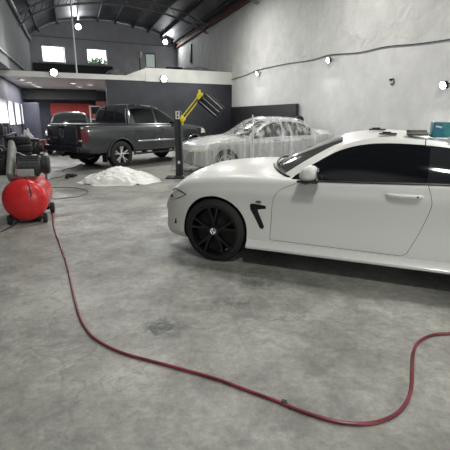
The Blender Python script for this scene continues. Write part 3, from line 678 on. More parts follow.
def coupe():
    root = thing('white_coupe', 'white two-door coupe with black wheels and dark tinted windows in the right foreground', 'car', (.228, 4.961, 0), R(156.958))
    Wd = tab({.785: .40, .76: .53, .715: .63, .635: .72, .54: .788, .39: .855, .2: .89, 0: .90, -.3: .90, -.6: .897, -1.6: .90, -2.8: .91, -3.2: .89, -3.55: .83, -3.8: .70, -3.86: .5})
    zb = tab({.80: .36, .775: .28, .73: .22, .6: .19, .3: .19, 0: .19, -3: .20, -3.6: .27, -3.86: .4})
    zs = tab({.80: .50, .775: .525, .73: .555, .65: .625, .55: .695, .48: .742, .40: .788, .2: .845, 0: .876, -.3: .898, -.6: .904, -1: .915, -1.6: .935, -2.2: .955, -2.8: .975, -3.2: .98, -3.6: .97, -3.86: .9})
    zt = tab({.80: .55, .775: .61, .73: .69, .65: .775, .55: .852, .40: .925, .2: .98, 0: 1.0, -.2: 1.018, -.42: 1.018, -.62: .965, -.8: .94, -1.2: .94, -2.4: .96, -2.95: 1.05, -3.4: 1.075, -3.7: 1.07, -3.86: .98})
    us = sorted(set([round(x, 4) for x in list(np.linspace(-3.86, -3.4, 12))+list(np.linspace(-3.4, .3, 56))+list(np.linspace(.3, .785, 24))]))
    me = body_mesh(None, us, lambda u: sculpted(Wd(u), zb(u), zs(u), zt(u)), [M['white_paint']])
    me = arches(me, (0, -2.81), .372, .335, .60, 1.3)
    # door
    door = catmull([(-.612, .31), (-.618, .5), (-.632, .70), (-.70, .815), (-.86, .893)], 5)+[(-.87, .99), (-1.965, .99)]+catmull([(-1.963, .95), (-2.005, .82), (-2.0, .72), (-1.94, .52), (-1.86, .33)], 5)+[(-1.82, .305)]
    me, dl = panel(me, door, 'y', .72, 1.2, 'door', root)
    me, dr = panel(me, door, 'y', -1.2, -.72, 'door', root)
    # bonnet
    hood = [(.62, 0), (.60, .25), (.52, .46), (.36, .62), (.1, .70), (-.3, .735), (-.70, .745), (-.62, .6), (-.52, .4), (-.45, 0)]
    hood = hood+[(u, -v) for u, v in hood[-2:0:-1]]
    me, hd = panel(me, hood, 'z', .72, 1.2, 'bonnet', root, .003)
    # head lamps
    hl = [(.60, .595), (.585, .675), (.545, .705), (.49, .735), (.325, .690), (.40, .655), (.50, .615)]
    for s in (1, -1):
        a, b = (.45, 1.2) if s > 0 else (-1.2, -.45)
        me, h = panel(me, hl, 'y', a, b, 'headlight', root, .003, M['lamp_lens'])
        br = MB(); br.tube([(.545, s*.77, .712), (.49, s*.80, .742), (.42, s*.842, .727), (.325, s*.872, .697)], .005, 6); br.build('trim', M['black'], h)
        br = MB(); br.tube([(.575, s*.752, .655), (.52, s*.795, .628), (.45, s*.835, .642), (.40, s*.857, .665), (.33, s*.873, .692)], .005, 6); br.build('trim', M['box_grey'], h)
        MB().lathe([(0, -.012), (.018, -.01), (.018, .006), (0, .006)], 20, 'y', (.555, s*.772, .648)).build('bulb_housing', M['motor_grey'], h)
    # air breather behind the wheel and its badge, bumper slot
    vent = [(-.395, .650), (-.42, .662), (-.56, .650), (-.562, .618), (-.478, .604), (-.485, .575), (-.548, .435), (-.535, .41), (-.505, .415), (-.40, .60)]
    slot = [(.555, .40), (.50, .40), (.49, .345), (.545, .335)]
    for s in (1, -1):
        a, b = (.852, 1.2) if s > 0 else (-1.2, -.852)
        me = boolean(me, pm(vent, 'y', a, b), 'DIFFERENCE', 40)
        a, b = (.78, 1.2) if s > 0 else (-1.2, -.78)
        me = boolean(me, pm(slot, 'y', a, b), 'DIFFERENCE', 40)
    # grilles and lower intake on the nose
    for s in (1, -1):
        k = [(s*.05, .47), (s*.05, .60), (s*.10, .62), (s*.24, .60), (s*.26, .56), (s*.21, .47)]
        me = boolean(me, pm(k, 'x', .74, 1.0, 'gloss_black'), 'DIFFERENCE', 40)
    me = boolean(me, pm([(-.45, .27), (.45, .27), (.38, .36), (-.38, .36)], 'x', .72, 1.0, 'gloss_black'), 'DIFFERENCE', 40)
    for s in (1, -1):
        a, b = (.4, 1.2) if s > 0 else (-1.2, -.4)
        me, tl = panel(me, [(-3.9, .78), (-3.9, .92), (-3.5, .93), (-3.56, .82)], 'y', a, b, 'tail_light', root, .003, M['red_lens'])
    link('body', me, root)
    for s in (1, -1):
        b = MB(); y = s*.9035
        b.prism([(-.455, .678), (-.52, .678), (-.515, .697), (-.475, .697)], 'y', y-.004, y+.002); b.box((-.507, y+s*.002, .687), (.006, .003, .012), mi=1); b.box((-.515, y+s*.002, .687), (.005, .003, .012), mi=2)
        b.build('wing_badge', [M['motor_grey'], M['blue'], M['emblem_red'], M['blue']], root, smooth=False)
    # skirts
    for s in (1, -1):
        sec = [(s*.80, .19), (s*.90, .195), (s*.935, .21), (s*.938, .232), (s*.915, .262), (s*.905, .288), (s*.86, .292)]
        b = MB(); b.prism(sec, 'x', -2.44, -.375); b.build('side_skirt', M['white_paint'], root, ang=25)
    # greenhouse
    C = [(-.44, 0, 1.0), (-.80, 0, 1.175), (-1.16, 0, 1.318), (-1.5, 0, 1.362), (-1.9, 0, 1.338), (-2.3, 0, 1.265), (-2.7, 0, 1.175), (-3.08, 0, 1.06)]
    E = [(-.78, .765, .925), (-.98, .705, 1.085), (-1.22, .655, 1.235), (-1.5, .63, 1.305), (-1.9, .628, 1.300), (-2.3, .635, 1.238), (-2.68, .66, 1.12), (-3.02, .70, 1.0)]
    B = [(-.79, .825, .898), (-1.0, .855, .915), (-1.22, .862, .925), (-1.5, .865, .934), (-1.9, .868, .948), (-2.3, .866, .958), (-2.6, .86, .972), (-2.95, .80, .975)]
    G = Greenhouse(C, E, B)
    b = MB()
    G.patch_top(b, 2.02, 5.0, -1, 1, 40, 41)
    for s in (1, -1):
        G.patch_top(b, 0, 2.02, s*.87, s*1, 24, 6); G.patch_top(b, 5.0, 7, s*.88, s*1, 24, 5)
        G.patch_side(b, 0, 7, 0, .13, s, 80, 4)
        G.patch_side(b, 6.05, 7, .13, 1, s, 14, 8)
    link('roof', solidify(b.mesh('roof', [M['white_paint']], ang=50), .022, 50), root)
    b = MB(); G.patch_top(b, .10, 2.0, -.875, .875, 30, 31, -.004); link('windscreen', solidify(b.mesh('windscreen', [M['screen_glass']]), .006), root)
    b = MB(); G.patch_top(b, -.0, .10, -.875, .875, 4, 31, -.006)
    b.tube([tuple(G.top(.0, q)+np.array([.015, 0, -.004])) for q in np.linspace(-.97, .97, 25)], .014, 6)
    link('cowl', b.mesh('cowl', [M['black_plastic']]), root)
    wp = MB()
    for (q0, q1, t0, t1) in ((.62, -.05, .06, .22), (-.15, -.75, .06, .22)):
        wp.tube([tuple(G.top(t0+(t1-t0)*k/8, q0+(q1-q0)*k/8)+np.array([.01, 0, .018])) for k in range(9)], .009, 6)
    wp.build('wiper', M['black'], root)
    b = MB(); G.patch_top(b, 5.02, 6.9, -.87, .87, 20, 25, -.004); link('rear_window', solidify(b.mesh('rear_window', [M['dark_glass']]), .006), root)
    for s in (1, -1):
        b = MB(); G.patch_side(b, .03, 4.05, .135, .99, s, 44, 10, -.006); link('side_window', solidify(b.mesh('side_window', [M['dark_glass']]), .006*s), root)
        b = MB(); G.patch_side(b, 4.14, 6.05, .135, .99, s, 30, 10, -.006); link('side_window', solidify(b.mesh('side_window', [M['tint_glass']]), .006*s), root)
        b = MB(); G.patch_side(b, 4.04, 4.15, .13, .99, s, 5, 10, -.012); link('pillar_trim', solidify(b.mesh('pillar_trim', [M['dark_glass']]), .006*s), root)
        b = MB(); b.tube([tuple(G.side(t, 1.0)*np.array([1, s, 1])+np.array([0, s*.004, 0])) for t in np.linspace(0.0, 6.1, 60)], .009, 6); b.build('belt_trim', M['black_plastic'], root)
        # mirror
        mr = MB(); mr.tube([(-.93, s*.85, .915), (-.95, s*.93, .92), (-.98, s*.985, .935)], [.035, .03, .03], 8)
        mr.box((-.985, s*.985, .932), (.19, .13, .022), bev=.01)
        mo = mr.build('mirror', M['black_plastic'], root)
        n = 14; c = MB()
        vs = np.linspace(-PI/2, PI/2, 11); uu = np.linspace(0, 2*PI, 21)
        def fn(a, q):
            x = math.cos(q)*math.cos(a); y = math.cos(q)*math.sin(a); z = math.sin(q)
            k = 1/(abs(x)**2.6+abs(y)**2.6+abs(z)**2.6)**(1/2.6)
            sx = .088 if x > 0 else .075
            return (-.995+x*k*sx*(1-.12*z)+.0*z, s*(.985)+y*k*.085, 1.003+z*k*.07-.1*x*sx)
        c.grid(fn, uu, vs); c.build('mirror_cap', M['white_paint'], mo)
        MB().box((-1.072, s*.985, 1.0), (.006, .13, .10), bev=.002).build('mirror_glass', M['chrome'], mo)
        # handle on the door
        h = MB(); yo = s*.902
        h.tube(catmull([(-1.655, yo, .842), (-1.69, yo+s*.03, .845), (-1.80, yo+s*.036, .846), (-1.89, yo+s*.03, .846), (-1.925, yo, .845)], 5), .0165, 8)
        ho = h.build('door_handle', M['white_paint'], dl if s > 0 else dr)
        r = MB(); q = [( -1.79+.115*math.cos(a), .842+.03*math.sin(a)) for a in np.linspace(0, 2*PI, 25)[:-1]]; r.prism(q, 'y', yo-s*.02, yo+s*.0015); r.build('handle_recess', M['white_paint'], ho)
        r = MB(); r.lathe([(0, yo+s*.05), (.008, yo+s*.05), (.008, yo+s*.03)], 12, 'y', (-1.895, 0, .846)); r.build('key_slot', M['dark_iron'], ho)
        wheel(root, 0, s*.795, .335, .262, .225, s, 5, M['gloss_black'], cap='roundel')
        wheel(root, -2.81, s*.795, .335, .262, .24, s, 5, M['gloss_black'], cap='roundel')
    # roof seam gutter
    b = MB(); G.patch_top(b, 4.03, 4.05, .955, 1.0, 2, 4, .002); G.patch_side(b, 4.03, 4.05, 0, .13, 1, 2, 4, .002); link('roof_seam', solidify(b.mesh('roof_seam', [M['black']]), .004), root)
    # black slab added below the body to deepen the shade there
    MB().box((-1.6, 0, .185), (3.5, 1.5, .05)).build('shade_slab', M['black'], root, smooth=False)
    return root, G

def on_coupe(root, u, v, z): 
    a = R(156.958); return Vector((.228+u*math.cos(a)-v*math.sin(a), 4.961+u*math.sin(a)+v*math.cos(a), z))
def roof_items(root, G):
    def zr(u, v):
        best = 9; z = 1.35
        for t in np.linspace(2, 5.5, 90):
            for q in np.linspace(0, 1, 20):
                p = G.top(t, q); d = (p[0]-u)**2+(p[1]-abs(v))**2
                if d < best: best = d; z = p[2]
        return z
    yaw = R(156.958)
    # sanding blocks
    for (u, v, ry, l, w, lb, m) in ((-1.60, .54, .35, .15, .06, 'flat dark sanding block on the coupe roof, the nearer of the two', 'black_plastic'), (-1.49, .24, -.2, .15, .06, 'flat dark sanding block on the coupe roof, the farther of the two', 'motor_grey')):
        t = thing('sanding_block', lb, 'sanding block', on_coupe(root, u, v, zr(u, v)+.006), yaw+ry, 'sanding blocks on the coupe roof')
        MB().box((0, 0, .009), (l, w, .016), bev=.005).build('pad', M[m], t)
        MB().box((.01, 0, .022), (l*.5, w*.5, .011), bev=.005).build('grip', M['dark_iron'], t)
    p = on_coupe(root, -1.85, .535, zr(-1.82, .53)+.010)
    t = thing('sanding_pad_stack', 'grey folded pads lying on the coupe roof beside the blue carton', 'pads', p, yaw-.1)
    for k in range(3): MB().box((.010*(k-1), .006*k, .010+.0165*k), (.19-.012*k, .11, .0165), Matrix.Rotation(.06*(k-1), 3, 'Z'), bev=.004).build('pad', M['pad_grey' if k != 1 else 'box_grey'], t)
    p = on_coupe(root, -2.055, .475, zr(-2.0, .475)+.006)
    t = thing('blue_carton', 'blue and teal cardboard carton standing on the coupe roof', 'carton', p, R(-14))
    MB().box((0, 0, .068), (.20, .12, .13), bev=.004).build('carton_body', M['carton_teal'], t)
    MB().box((-.06, -.0605, .078), (.075, .003, .1)).build('printed_panel', M['carton_blue'], t, smooth=False)
    MB().box((.035, -.0605, .05), (.07, .003, .05)).build('printed_panel', M['carton_teal'], t, smooth=False)
    MB().box((-.055, -.0625, .095), (.05, .003, .014), Matrix.Rotation(.2, 3, 'Y')).build('printed_band', M['paper_white'], t, smooth=False)
    MB().box((0, 0, .136), (.205, .125, .006), Matrix.Rotation(.04, 3, 'Y')).build('lid', M['paper_white'], t, smooth=False)
    p = on_coupe(root, -2.125, .605, zr(-2.05, .60)+.006)
    b = MB(); us = np.linspace(0, 2*PI, 25); vs = np.linspace(0, PI/2, 8)
    def fn(a, q):
        a = 0 if a > 2*PI-1e-6 else a
        d = Vector((math.cos(a)*math.cos(q), math.sin(a)*math.cos(q), math.sin(q))); k = 1+.35*noise.noise(d*2.5)
        return (d.x*.045*k, d.y*.03*k, d.z*.04*k)
    b.grid(fn, us, vs); b.add([fn(a, 0) for a in us[:-1]], [list(range(24))]); tag(b.build('crumpled_rag', M['rag'], loc=p), 'crumpled white rag on the coupe roof right of the blue carton', 'rag')

def pickup():
    root = thing('grey_pickup', 'dark grey double-cab pickup with alloy wheels parked behind the plastic heap', 'pickup', (-3.765, 12.86, 0), R(50.5))
    Wd = tab({-1.27: .90, -1.2: .925, -1: .94, 0: .95, 2.6: .95, 3.2: .94, 3.5: .92, 3.72: .86, 3.88: .74, 3.97: .52})
    zb = tab({-1.27: .62, -1.1: .50, -.6: .46, 3.2: .44, 3.6: .42, 3.97: .52})
    zs = tab({-1.27: 1.235, -1: 1.25, .4: 1.255, 1.5: 1.255, 2.5: 1.235, 3.0: 1.19, 3.5: 1.125, 3.8: 1.02, 3.97: .85})
    zt = tab({-1.27: 1.24, -1: 1.262, .4: 1.262, 1.5: 1.262, 2.35: 1.265, 2.6: 1.285, 3.1: 1.255, 3.5: 1.19, 3.8: 1.08, 3.97: .9})
    def pts(u):
        w, a, s, t = Wd(u), zb(u), zs(u), zt(u); h = s-a
        return [(0, a), (.8*w, a), (.95*w, a+.01*h), (.985*w, a+.1*h), (.985*w, a+.25*h), (.992*w, a+.45*h), (1*w, a+.7*h), (.992*w, a+.86*h), (.965*w, s-.012), (.90*w, s+(t-s)*.2), (.5*w, s+(t-s)*.9), (0, t)]
    us = list(np.linspace(-1.27, -1.0, 8))+list(np.linspace(-.95, 3.2, 54))+list(np.linspace(3.28, 3.97, 22))
    me = body_mesh(None, us, pts, [M['grey_paint']])
    me = arches(me, (0, 3.095), .455, .405, .62, 1.3)
    rd = [(.50, .86), (.53, 1.31), (1.50, 1.31), (1.50, .56), (.86, .56), (.62, .70)]; fd = [(1.52, .56), (1.52, 1.31), (2.56, 1.31), (2.60, .98), (2.58, .56)]
    doors = []
    for s in (1, -1):
        a, b = (.72, 1.3) if s > 0 else (-1.3, -.72)
        for q in (rd, fd):
            me, d = panel(me, q, 'y', a, b, 'door', root, .006); doors.append((s, q, d))
        me, tl = panel(me, [(-1.4, .80), (-1.4, 1.14), (-1.08, 1.14), (-1.08, .80)], 'y', *((.735, 1.3) if s > 0 else (-1.3, -.735)), 'tail_light', root, .004, M['red_lens'])
        MB().box((-1.275, s*.83, .845), (.03, .15, .05), bev=.008).build('reversing_lens', M['white_lens'], tl)
        me, h = panel(me, [(3.45, .92), (3.5, 1.09), (3.99, 1.05), (3.99, .92)], 'y', *((.5, 1.3) if s > 0 else (-1.3, -.5)), 'headlight', root, .004, M['lamp_lens'])
    link('body', me, root)
    for (s, q, d) in doors:
        u = q[0][0]+.17; y = s*.952
        b = MB(); b.tube(catmull([(u-.1, y, 1.085), (u-.07, y+s*.035, 1.085), (u+.07, y+s*.035, 1.085), (u+.1, y, 1.085)], 4), .017, 8); b.build('door_handle', M['grey_paint'], d)
    for s in (1, -1):
        MB().box((1.6, s*.952, .765), (2.0, .02, .05), bev=.008).build('side_moulding', M['chrome'], root)
        b = MB(); b.box((1.55, s*.97, .40), (2.1, .16, .05), bev=.02); b.box((.9, s*.86, .44), (.06, .2, .05)); b.box((2.2, s*.86, .44), (.06, .2, .05)); b.build('running_board', M['dark_iron'], root)
        # flared arch lips
        for uc in (0, 3.095):
            b = MB(); b.tube([(uc+.47*math.cos(a), s*.945, .405+.47*math.sin(a)) for a in np.linspace(R(-5), R(185), 28)], .03, 8); b.build('wheel_arch', M['grey_paint'], root)
            wheel(root, uc, s*.82, .395, .262, .255, s, 5, M['alloy'], spoke_w=.05, barrel=1)
        MB().box((-.52, s*.82, .38), (.02, .24, .34), bev=.005).build('mud_flap', M['rubber'], root)
    # tailgate
    b = MB(); b.box((-1.285, 0, .99), (.05, 1.44, .50), bev=.018)
    tg = b.build('tailgate', M['grey_paint'], root)
    b = MB(); b.lathe([(.105, -.006), (.118, 0), (.13, -.006)], 32, 'x', (-1.318, 0, 1.04)); b.lathe([(.0, .0), (.105, .0)], 32, 'x', (-1.311, 0, 1.04), mi=1)
    def stroke(p, q): b.box((-1.319, (p[0]+q[0])/2, 1.04+(p[1]+q[1])/2), (.008, math.hypot(p[0]-q[0], p[1]-q[1])+.012, .02), Matrix.Rotation(math.atan2(q[1]-p[1], q[0]-p[0]), 3, 'X'))
    for L in ([(-.042, .1), (0, .005), (.042, .1)], [(-.088, .062), (-.045, -.08), (0, -.012), (.045, -.08), (.088, .062)]):
        for p, q in zip(L[:-1], L[1:]): stroke(p, q)
    b.build('emblem', [M['chrome'], M['gloss_black']], tg)
    b = MB(); b.box((-1.315, 0, 1.19), (.02, .3, .06), bev=.008); b.build('tailgate_handle', M['gloss_black'], tg)
    cu = bpy.data.curves.new('txt', 'FONT'); cu.body = 'AMAROK'; cu.size = .09; cu.extrude = .004; cu.align_x = 'CENTER'
    to = bpy.data.objects.new('tmp_t', cu); COL.objects.link(to); dg = bpy.context.evaluated_depsgraph_get(); dg.update(); tm = bpy.data.meshes.new_from_object(to.evaluated_get(dg)); bpy.data.objects.remove(to)
    tm.transform(Matrix.Translation((-1.316, .47, .87)) @ Matrix.Rotation(-PI/2, 4, 'Z') @ Matrix.Rotation(PI/2, 4, 'X')); tm.materials.clear(); tm.materials.append(M['chrome']); link('lettering', tm, tg)
    b = MB(); b.box((-1.34, 0, .61), (.2, 1.78, .16), bev=.03); b.box((-1.20, .88, .60), (.34, .1, .15), bev=.03); b.box((-1.20, -.88, .60), (.34, .1, .15), bev=.03); b.build('rear_bumper', M['dark_iron'], root)
    b = MB(); b.tube([(-1.0, 0, .45), (-1.38, 0, .42)], .03, 8); b.lathe([(0, .55), (.03, .54), (.03, .48), (0, .47)], 12, 'z', (-1.40, 0, -.03)); b.build('tow_bar', M['dark_iron'], root)
    MB().lathe([(.18, -.1), (.3, -.11), (.35, -.06), (.35, .06), (.3, .11), (.18, .1)], 36, 'z', (-.75, 0, .40), close=True).build('spare_wheel', M['rubber'], root)
    b = MB(); b.tube([(-.2, -.75, .4), (-.2, .75, .4)], .07, 10); b.box((1.3, .45, .5), (4.6, .1, .16)); b.box((1.3, -.45, .5), (4.6, .1, .16)); b.build('chassis', M['black'], root)
    b = MB(); b.tube([(-1.42, .45, .56), (-1.425, .45, .36)], .012, 6); b.build('strap', M['steel_light'], root)
    # cab
    C = [(2.62, 0, 1.275), (2.2, 0, 1.55), (1.75, 0, 1.80), (1.3, 0, 1.865), (.85, 0, 1.87), (.50, 0, 1.84), (.40, 0, 1.79), (.30, 0, 1.55), (.27, 0, 1.26)]
    E = [(2.46, .83, 1.25), (2.1, .755, 1.50), (1.68, .70, 1.725), (1.3, .685, 1.79), (.85, .685, 1.80), (.53, .69, 1.775), (.44, .70, 1.73), (.36, .77, 1.50), (.33, .84, 1.25)]
    B = [(2.47, .89, 1.235), (2.1, .905, 1.245), (1.7, .91, 1.25), (1.3, .912, 1.252), (.9, .912, 1.252), (.62, .912, 1.25), (.48, .908, 1.248), (.40, .905, 1.246), (.34, .90, 1.245)]
    G = Greenhouse(C, E, B, bulge=.02)
    b = MB(); G.patch_top(b, 2.05, 6.05, -1, 1, 40, 31)
    wins = [(.12, 2.68), (2.84, 5.2)]
    for s in (1, -1):
        G.patch_top(b, 0, 2.05, s*.93, s, 20, 4); G.patch_top(b, 6.05, 8, s*.90, s, 20, 4); G.patch_side(b, 0, 8, 0, .14, s, 80, 4)
        ts = [0]+[x for w in wins for x in w]+[8]
        for i in range(0, len(ts), 2): G.patch_side(b, ts[i], ts[i+1], .14, 1, s, max(4, int((ts[i+1]-ts[i])*10)), 6)
        G.patch_side(b, 0, 8, .94, 1, s, 80, 3)
    G.patch_top(b, 7.75, 8, -.9, .9, 5, 21)
    link('roof', solidify(b.mesh('roof', [M['grey_paint']], ang=50), .025, 50), root)
    b = MB(); G.patch_top(b, .05, 2.05, -.93, .93, 20, 21, -.006); link('windscreen', solidify(b.mesh('windscreen', [M['screen_glass']]), .006), root)
    b = MB(); G.patch_top(b, 6.07, 7.77, -.9, .9, 14, 21, -.004); rw = link('rear_window', solidify(b.mesh('rear_window', [M['tint_glass']]), .006), root)
    for q in (-.36, .36):
        b = MB(); b.tube([tuple(G.top(t, q)+np.array([-.012, 0, 0])) for t in np.linspace(6.07, 7.75, 8)], .018, 6); b.build('window_bar', M['black'], rw)
    for s in (1, -1):
        for (a, c) in wins:
            b = MB(); G.patch_side(b, a, c, .14, .95, s, 20, 7, -.008); link('side_window', solidify(b.mesh('side_window', [M['dark_glass']]), .006*s), root)
        b = MB(); b.tube([tuple(G.side(t, -.0)*np.array([1, s*.92, 1])+np.array([0, 0, .045])) for t in np.linspace(2.4, 5.3, 30)], .016, 6)
        for t in (2.5, 4.0, 5.2): p = G.side(t, 0); b.box((p[0], s*p[1]*.92, p[2]+.02), (.08, .03, .06))
        b.build('roof_rail', M['column_grey'], root)
        b = MB(); b.tube([(2.30, s*.9, 1.25), (2.28, s*1.02, 1.27)], .03, 8); mo = b.build('mirror', M['black_plastic'], root)
        MB().box((2.26, s*1.07, 1.34), (.12, .22, .22), bev=.04).build('mirror_cap', M['grey_paint'], mo)
        # bright edge of the cab rear pillar
        b = MB(); b.tube([tuple(G.top(t, .97*s)+np.array([-.014, 0, .004])) for t in np.linspace(6.1, 7.95, 14)], .012, 6); b.build('pillar_trim', M['steel_light'], root)
        b = MB(); b.box((-.45, s*.86, 1.272), (1.5, .07, .03), bev=.012); b.build('bed_rail', M['black_plastic'], root)
    # soft cover over the load bed
    b = MB(); b.box((-.47, 0, 1.272), (1.5, 1.62, .02), bev=.008)
    for u in (-.95, -.45, .05): b.box((u, 0, 1.28), (.05, 1.6, .016), bev=.006)
    b.build('bed_cover', M['black_plastic'], root)
    # front grille and bumper
    me = MB().box((3.955, 0, .93), (.06, .95, .2), bev=.02).build('grille', M['gloss_black'], root)
    MB().box((3.92, 0, .60), (.16, 1.2, .2), bev=.06).build('front_bumper', M['grey_paint'], root)
    return root

def simple_car(root, tabs, GH, pts, us, r_arch, wheels, wheel_r, paint, glass, wins, wind, rearw, door_polys, vin=.62, wx=.78):
    Wd, zb, zs, zt = tabs
    me = body_mesh(None, us, lambda u: pts(Wd(u), zb(u), zs(u), zt(u)), [paint])
    me = arches(me, wheels, r_arch, wheel_r, vin, 1.3)
    drs = []
    for s in (1, -1):
        for q in door_polys:
            me, d = panel(me, q, 'y', *((.70, 1.3) if s > 0 else (-1.3, -.70)), 'door', root, .006); drs.append((s, q, d))
    for (s, q, d) in drs:
        u = min(p[0] for p in q)+.2; y = s*(Wd(u)+.0)
        b = MB(); b.tube(catmull([(u-.09, y, .88), (u-.07, y+s*.03, .88), (u+.07, y+s*.03, .88), (u+.09, y, .88)], 4), .016, 8); b.build('door_handle', paint, d)
    G = GH; n = G.n
    b = MB(); G.patch_top(b, wind[1], rearw[0], -1, 1, 40, 31)
    for s in (1, -1):
        G.patch_top(b, 0, wind[1], s*.93, s, 20, 4); G.patch_top(b, rearw[0], n, s*.9, s, 20, 4); G.patch_side(b, 0, n, 0, .12, s, 70, 4); G.patch_side(b, 0, n, .95, 1, s, 70, 3)
        ts = [0]+[x for w in wins for x in w]+[n]
        for i in range(0, len(ts), 2):
            if ts[i+1] > ts[i]: G.patch_side(b, ts[i], ts[i+1], .12, 1, s, max(4, int((ts[i+1]-ts[i])*10)), 6)
    link('roof', solidify(b.mesh('roof', [paint], ang=50), .022, 50), root)
    b = MB(); G.patch_top(b, wind[0], wind[1], -.93, .93, 20, 21, -.005); link('windscreen', solidify(b.mesh('windscreen', [glass]), .006), root)
    b = MB(); G.patch_top(b, rearw[0], rearw[1], -.9, .9, 20, 21, -.005); link('rear_window', solidify(b.mesh('rear_window', [glass]), .006), root)
    for s in (1, -1):
        for (a, c) in wins:
            b = MB(); G.patch_side(b, a, c, .12, .96, s, 18, 7, -.007); link('side_window', solidify(b.mesh('side_window', [glass]), .006*s), root)
        for u in wheels: wheel(root, u, s*wx, wheel_r, wheel_r-.105, .2, s, 7, M['alloy'], dbl=False)
    return me

def sedan():
    L, yaw = (-.33, 11.53, 0), R(205.4)
    root = thing('covered_sedan', 'silver four-door sedan under a clear plastic sheet beside the black board', 'car', L, yaw)
    Wd = tab({.84: .45, .80: .58, .7: .70, .5: .80, .2: .86, -.3: .875, -1.5: .88, -2.8: .87, -3.2: .82, -3.5: .72, -3.66: .5})
    zb = tab({.84: .3, .7: .22, 0: .2, -3: .2, -3.66: .35})
    zs = tab({.84: .6, .7: .70, .4: .78, 0: .85, -.6: .90, -1.5: .93, -2.5: .96, -3.2: .99, -3.66: .9})
    zt = tab({.84: .63, .7: .76, .4: .85, 0: .93, -.45: .99, -.65: .95, -1: .94, -2.5: .95, -2.95: 1.06, -3.4: 1.1, -3.66: 1.0})
    us = list(np.linspace(-3.66, -3.2, 10))+list(np.linspace(-3.15, .2, 44))+list(np.linspace(.26, .84, 16))
    C = [(-.50, 0, .99), (-.9, 0, 1.22), (-1.25, 0, 1.40), (-1.6, 0, 1.455), (-2.1, 0, 1.455), (-2.5, 0, 1.38), (-2.85, 0, 1.2), (-3.1, 0, 1.07)]
    E = [(-.72, .77, .93), (-1.02, .70, 1.15), (-1.32, .64, 1.32), (-1.65, .62, 1.395), (-2.1, .62, 1.395), (-2.5, .64, 1.32), (-2.8, .68, 1.16), (-3.02, .72, 1.03)]
    B = [(-.73, .82, .905), (-1.02, .845, .915), (-1.32, .85, .925), (-1.65, .85, .935), (-2.1, .85, .945), (-2.5, .84, .955), (-2.78, .82, .965), (-2.98, .79, .97)]
    G = Greenhouse(C, E, B)
    d1 = [(-.66, .3), (-.68, .8), (-.78, .99), (-1.72, .99), (-1.74, .3)]; d2 = [(-1.77, .3), (-1.75, .99), (-2.62, .99), (-2.66, .75), (-2.45, .45), (-2.35, .3)]
    me = simple_car(root, (Wd, zb, zs, zt), G, std_pts, us, .355, (0, -2.7), .315, M['silver_paint'], M['dark_glass'], [(.1, 3.15), (3.28, 5.7)], (.08, 2.05), (5.0, 6.9), [d1, d2])
    for s in (1, -1):
        me, h = panel(me, [(.86, .60), (.84, .70), (.45, .76), (.5, .64)], 'y', *((.4, 1.2) if s > 0 else (-1.2, -.4)), 'headlight', root, .004, M['lamp_lens'])
    link('body', me, root)
    # draped sheet: envelope of the car, loose folds reaching the floor
    sh = MB()
    zt2 = tab({1.02: .18, .97: .45, .9: .66, .7: .80, .4: .88, 0: .965, -.45: 1.03, -.9: 1.255, -1.25: 1.435, -1.6: 1.49, -2.1: 1.49, -2.5: 1.415, -2.85: 1.25, -3.1: 1.13, -3.45: 1.12, -3.7: .98, -3.8: .6, -3.84: .3})
    vr = tab({1.02: .36, .9: .48, .5: .62, 0: .68, -.5: .70, -.72: .76, -1.3: .66, -1.65: .64, -2.1: .64, -2.5: .66, -3.0: .70, -3.5: .6, -3.84: .4})
    zr = tab({1.02: .17, .97: .42, .9: .62, .7: .765, .4: .84, 0: .915, -.5: .955, -.72: .975, -1.02: 1.18, -1.32: 1.355, -1.65: 1.43, -2.1: 1.43, -2.5: 1.355, -2.8: 1.19, -3.05: 1.06, -3.5: 1.05, -3.7: .92, -3.8: .56, -3.84: .28})
    wb = tab({1.02: .62, .9: .72, .7: .80, .4: .87, .2: .90, -1.5: .915, -2.8: .91, -3.3: .85, -3.7: .66, -3.84: .52})
    def sec(u):
        zb_ = min(.925+.015*(-u), zr(u)-.02)
        k = [(0, zt2(u)), (vr(u)*.55, zt2(u)*.75+zr(u)*.25), (vr(u), zr(u)), ((vr(u)+wb(u))/2+.015, (zr(u)+zb_)/2), (wb(u)-.015, zb_), (wb(u)+.01, zb_*.72), (wb(u)+.012, zb_*.48), (wb(u)+.02, zb_*.24), (wb(u)+.08, .012)]
        return catmull(k, 7)
    uu = list(np.linspace(-3.84, 1.02, 150)); rows = []
    for u in uu:
        h = sec(u); full = [(-v, z) for v, z in h[::-1]]+h[1:]
        row = []
        for i, (v, z) in enumerate(full):
            hang = max(0, 1-z/.9); p = Vector((u, v, z)); sg = 1 if v > 0 else -1
            nfold = abs(noise.noise(Vector((u*3.4, sg*3+z*.55, 1.7))))*.9+abs(noise.noise(Vector((u*8, sg*5+z*.9, 4))))*.4
            a = .003+(.075 if u > .3 else .016)*hang
            side = abs(v)/max(wb(u), .1)
            row.append((u+(.05*hang*nfold if u > .6 else 0), v+sg*a*(nfold)*1.3*min(1, side), max(.008, z+.008*abs(noise.noise(p*6)))))
        rows.append(row)
    sh.loft(rows, closed=False, cap=False)
    o = sh.build('plastic_sheet', M['sheet'], ang=70, loc=L, rotz=yaw); tag(o, 'clear wrinkled plastic sheet draped over the silver sedan', 'plastic sheet')
    # upright strip beside the sheet
    a = yaw; p = Vector((L[0]-.60*math.cos(a)-1.2*math.sin(a), L[1]-.60*math.sin(a)+1.2*math.cos(a), 0))
    b = MB(); b.tube([(0, 0, 0), (-.01, 0, .8), (-.03, .0, 1.53)], [.03, .027, .016], 8); tag(b.build('white_pole', M['pipe_white'], loc=(p.x, p.y, 0)), 'thin white pole standing against the side of the covered sedan', 'pole')

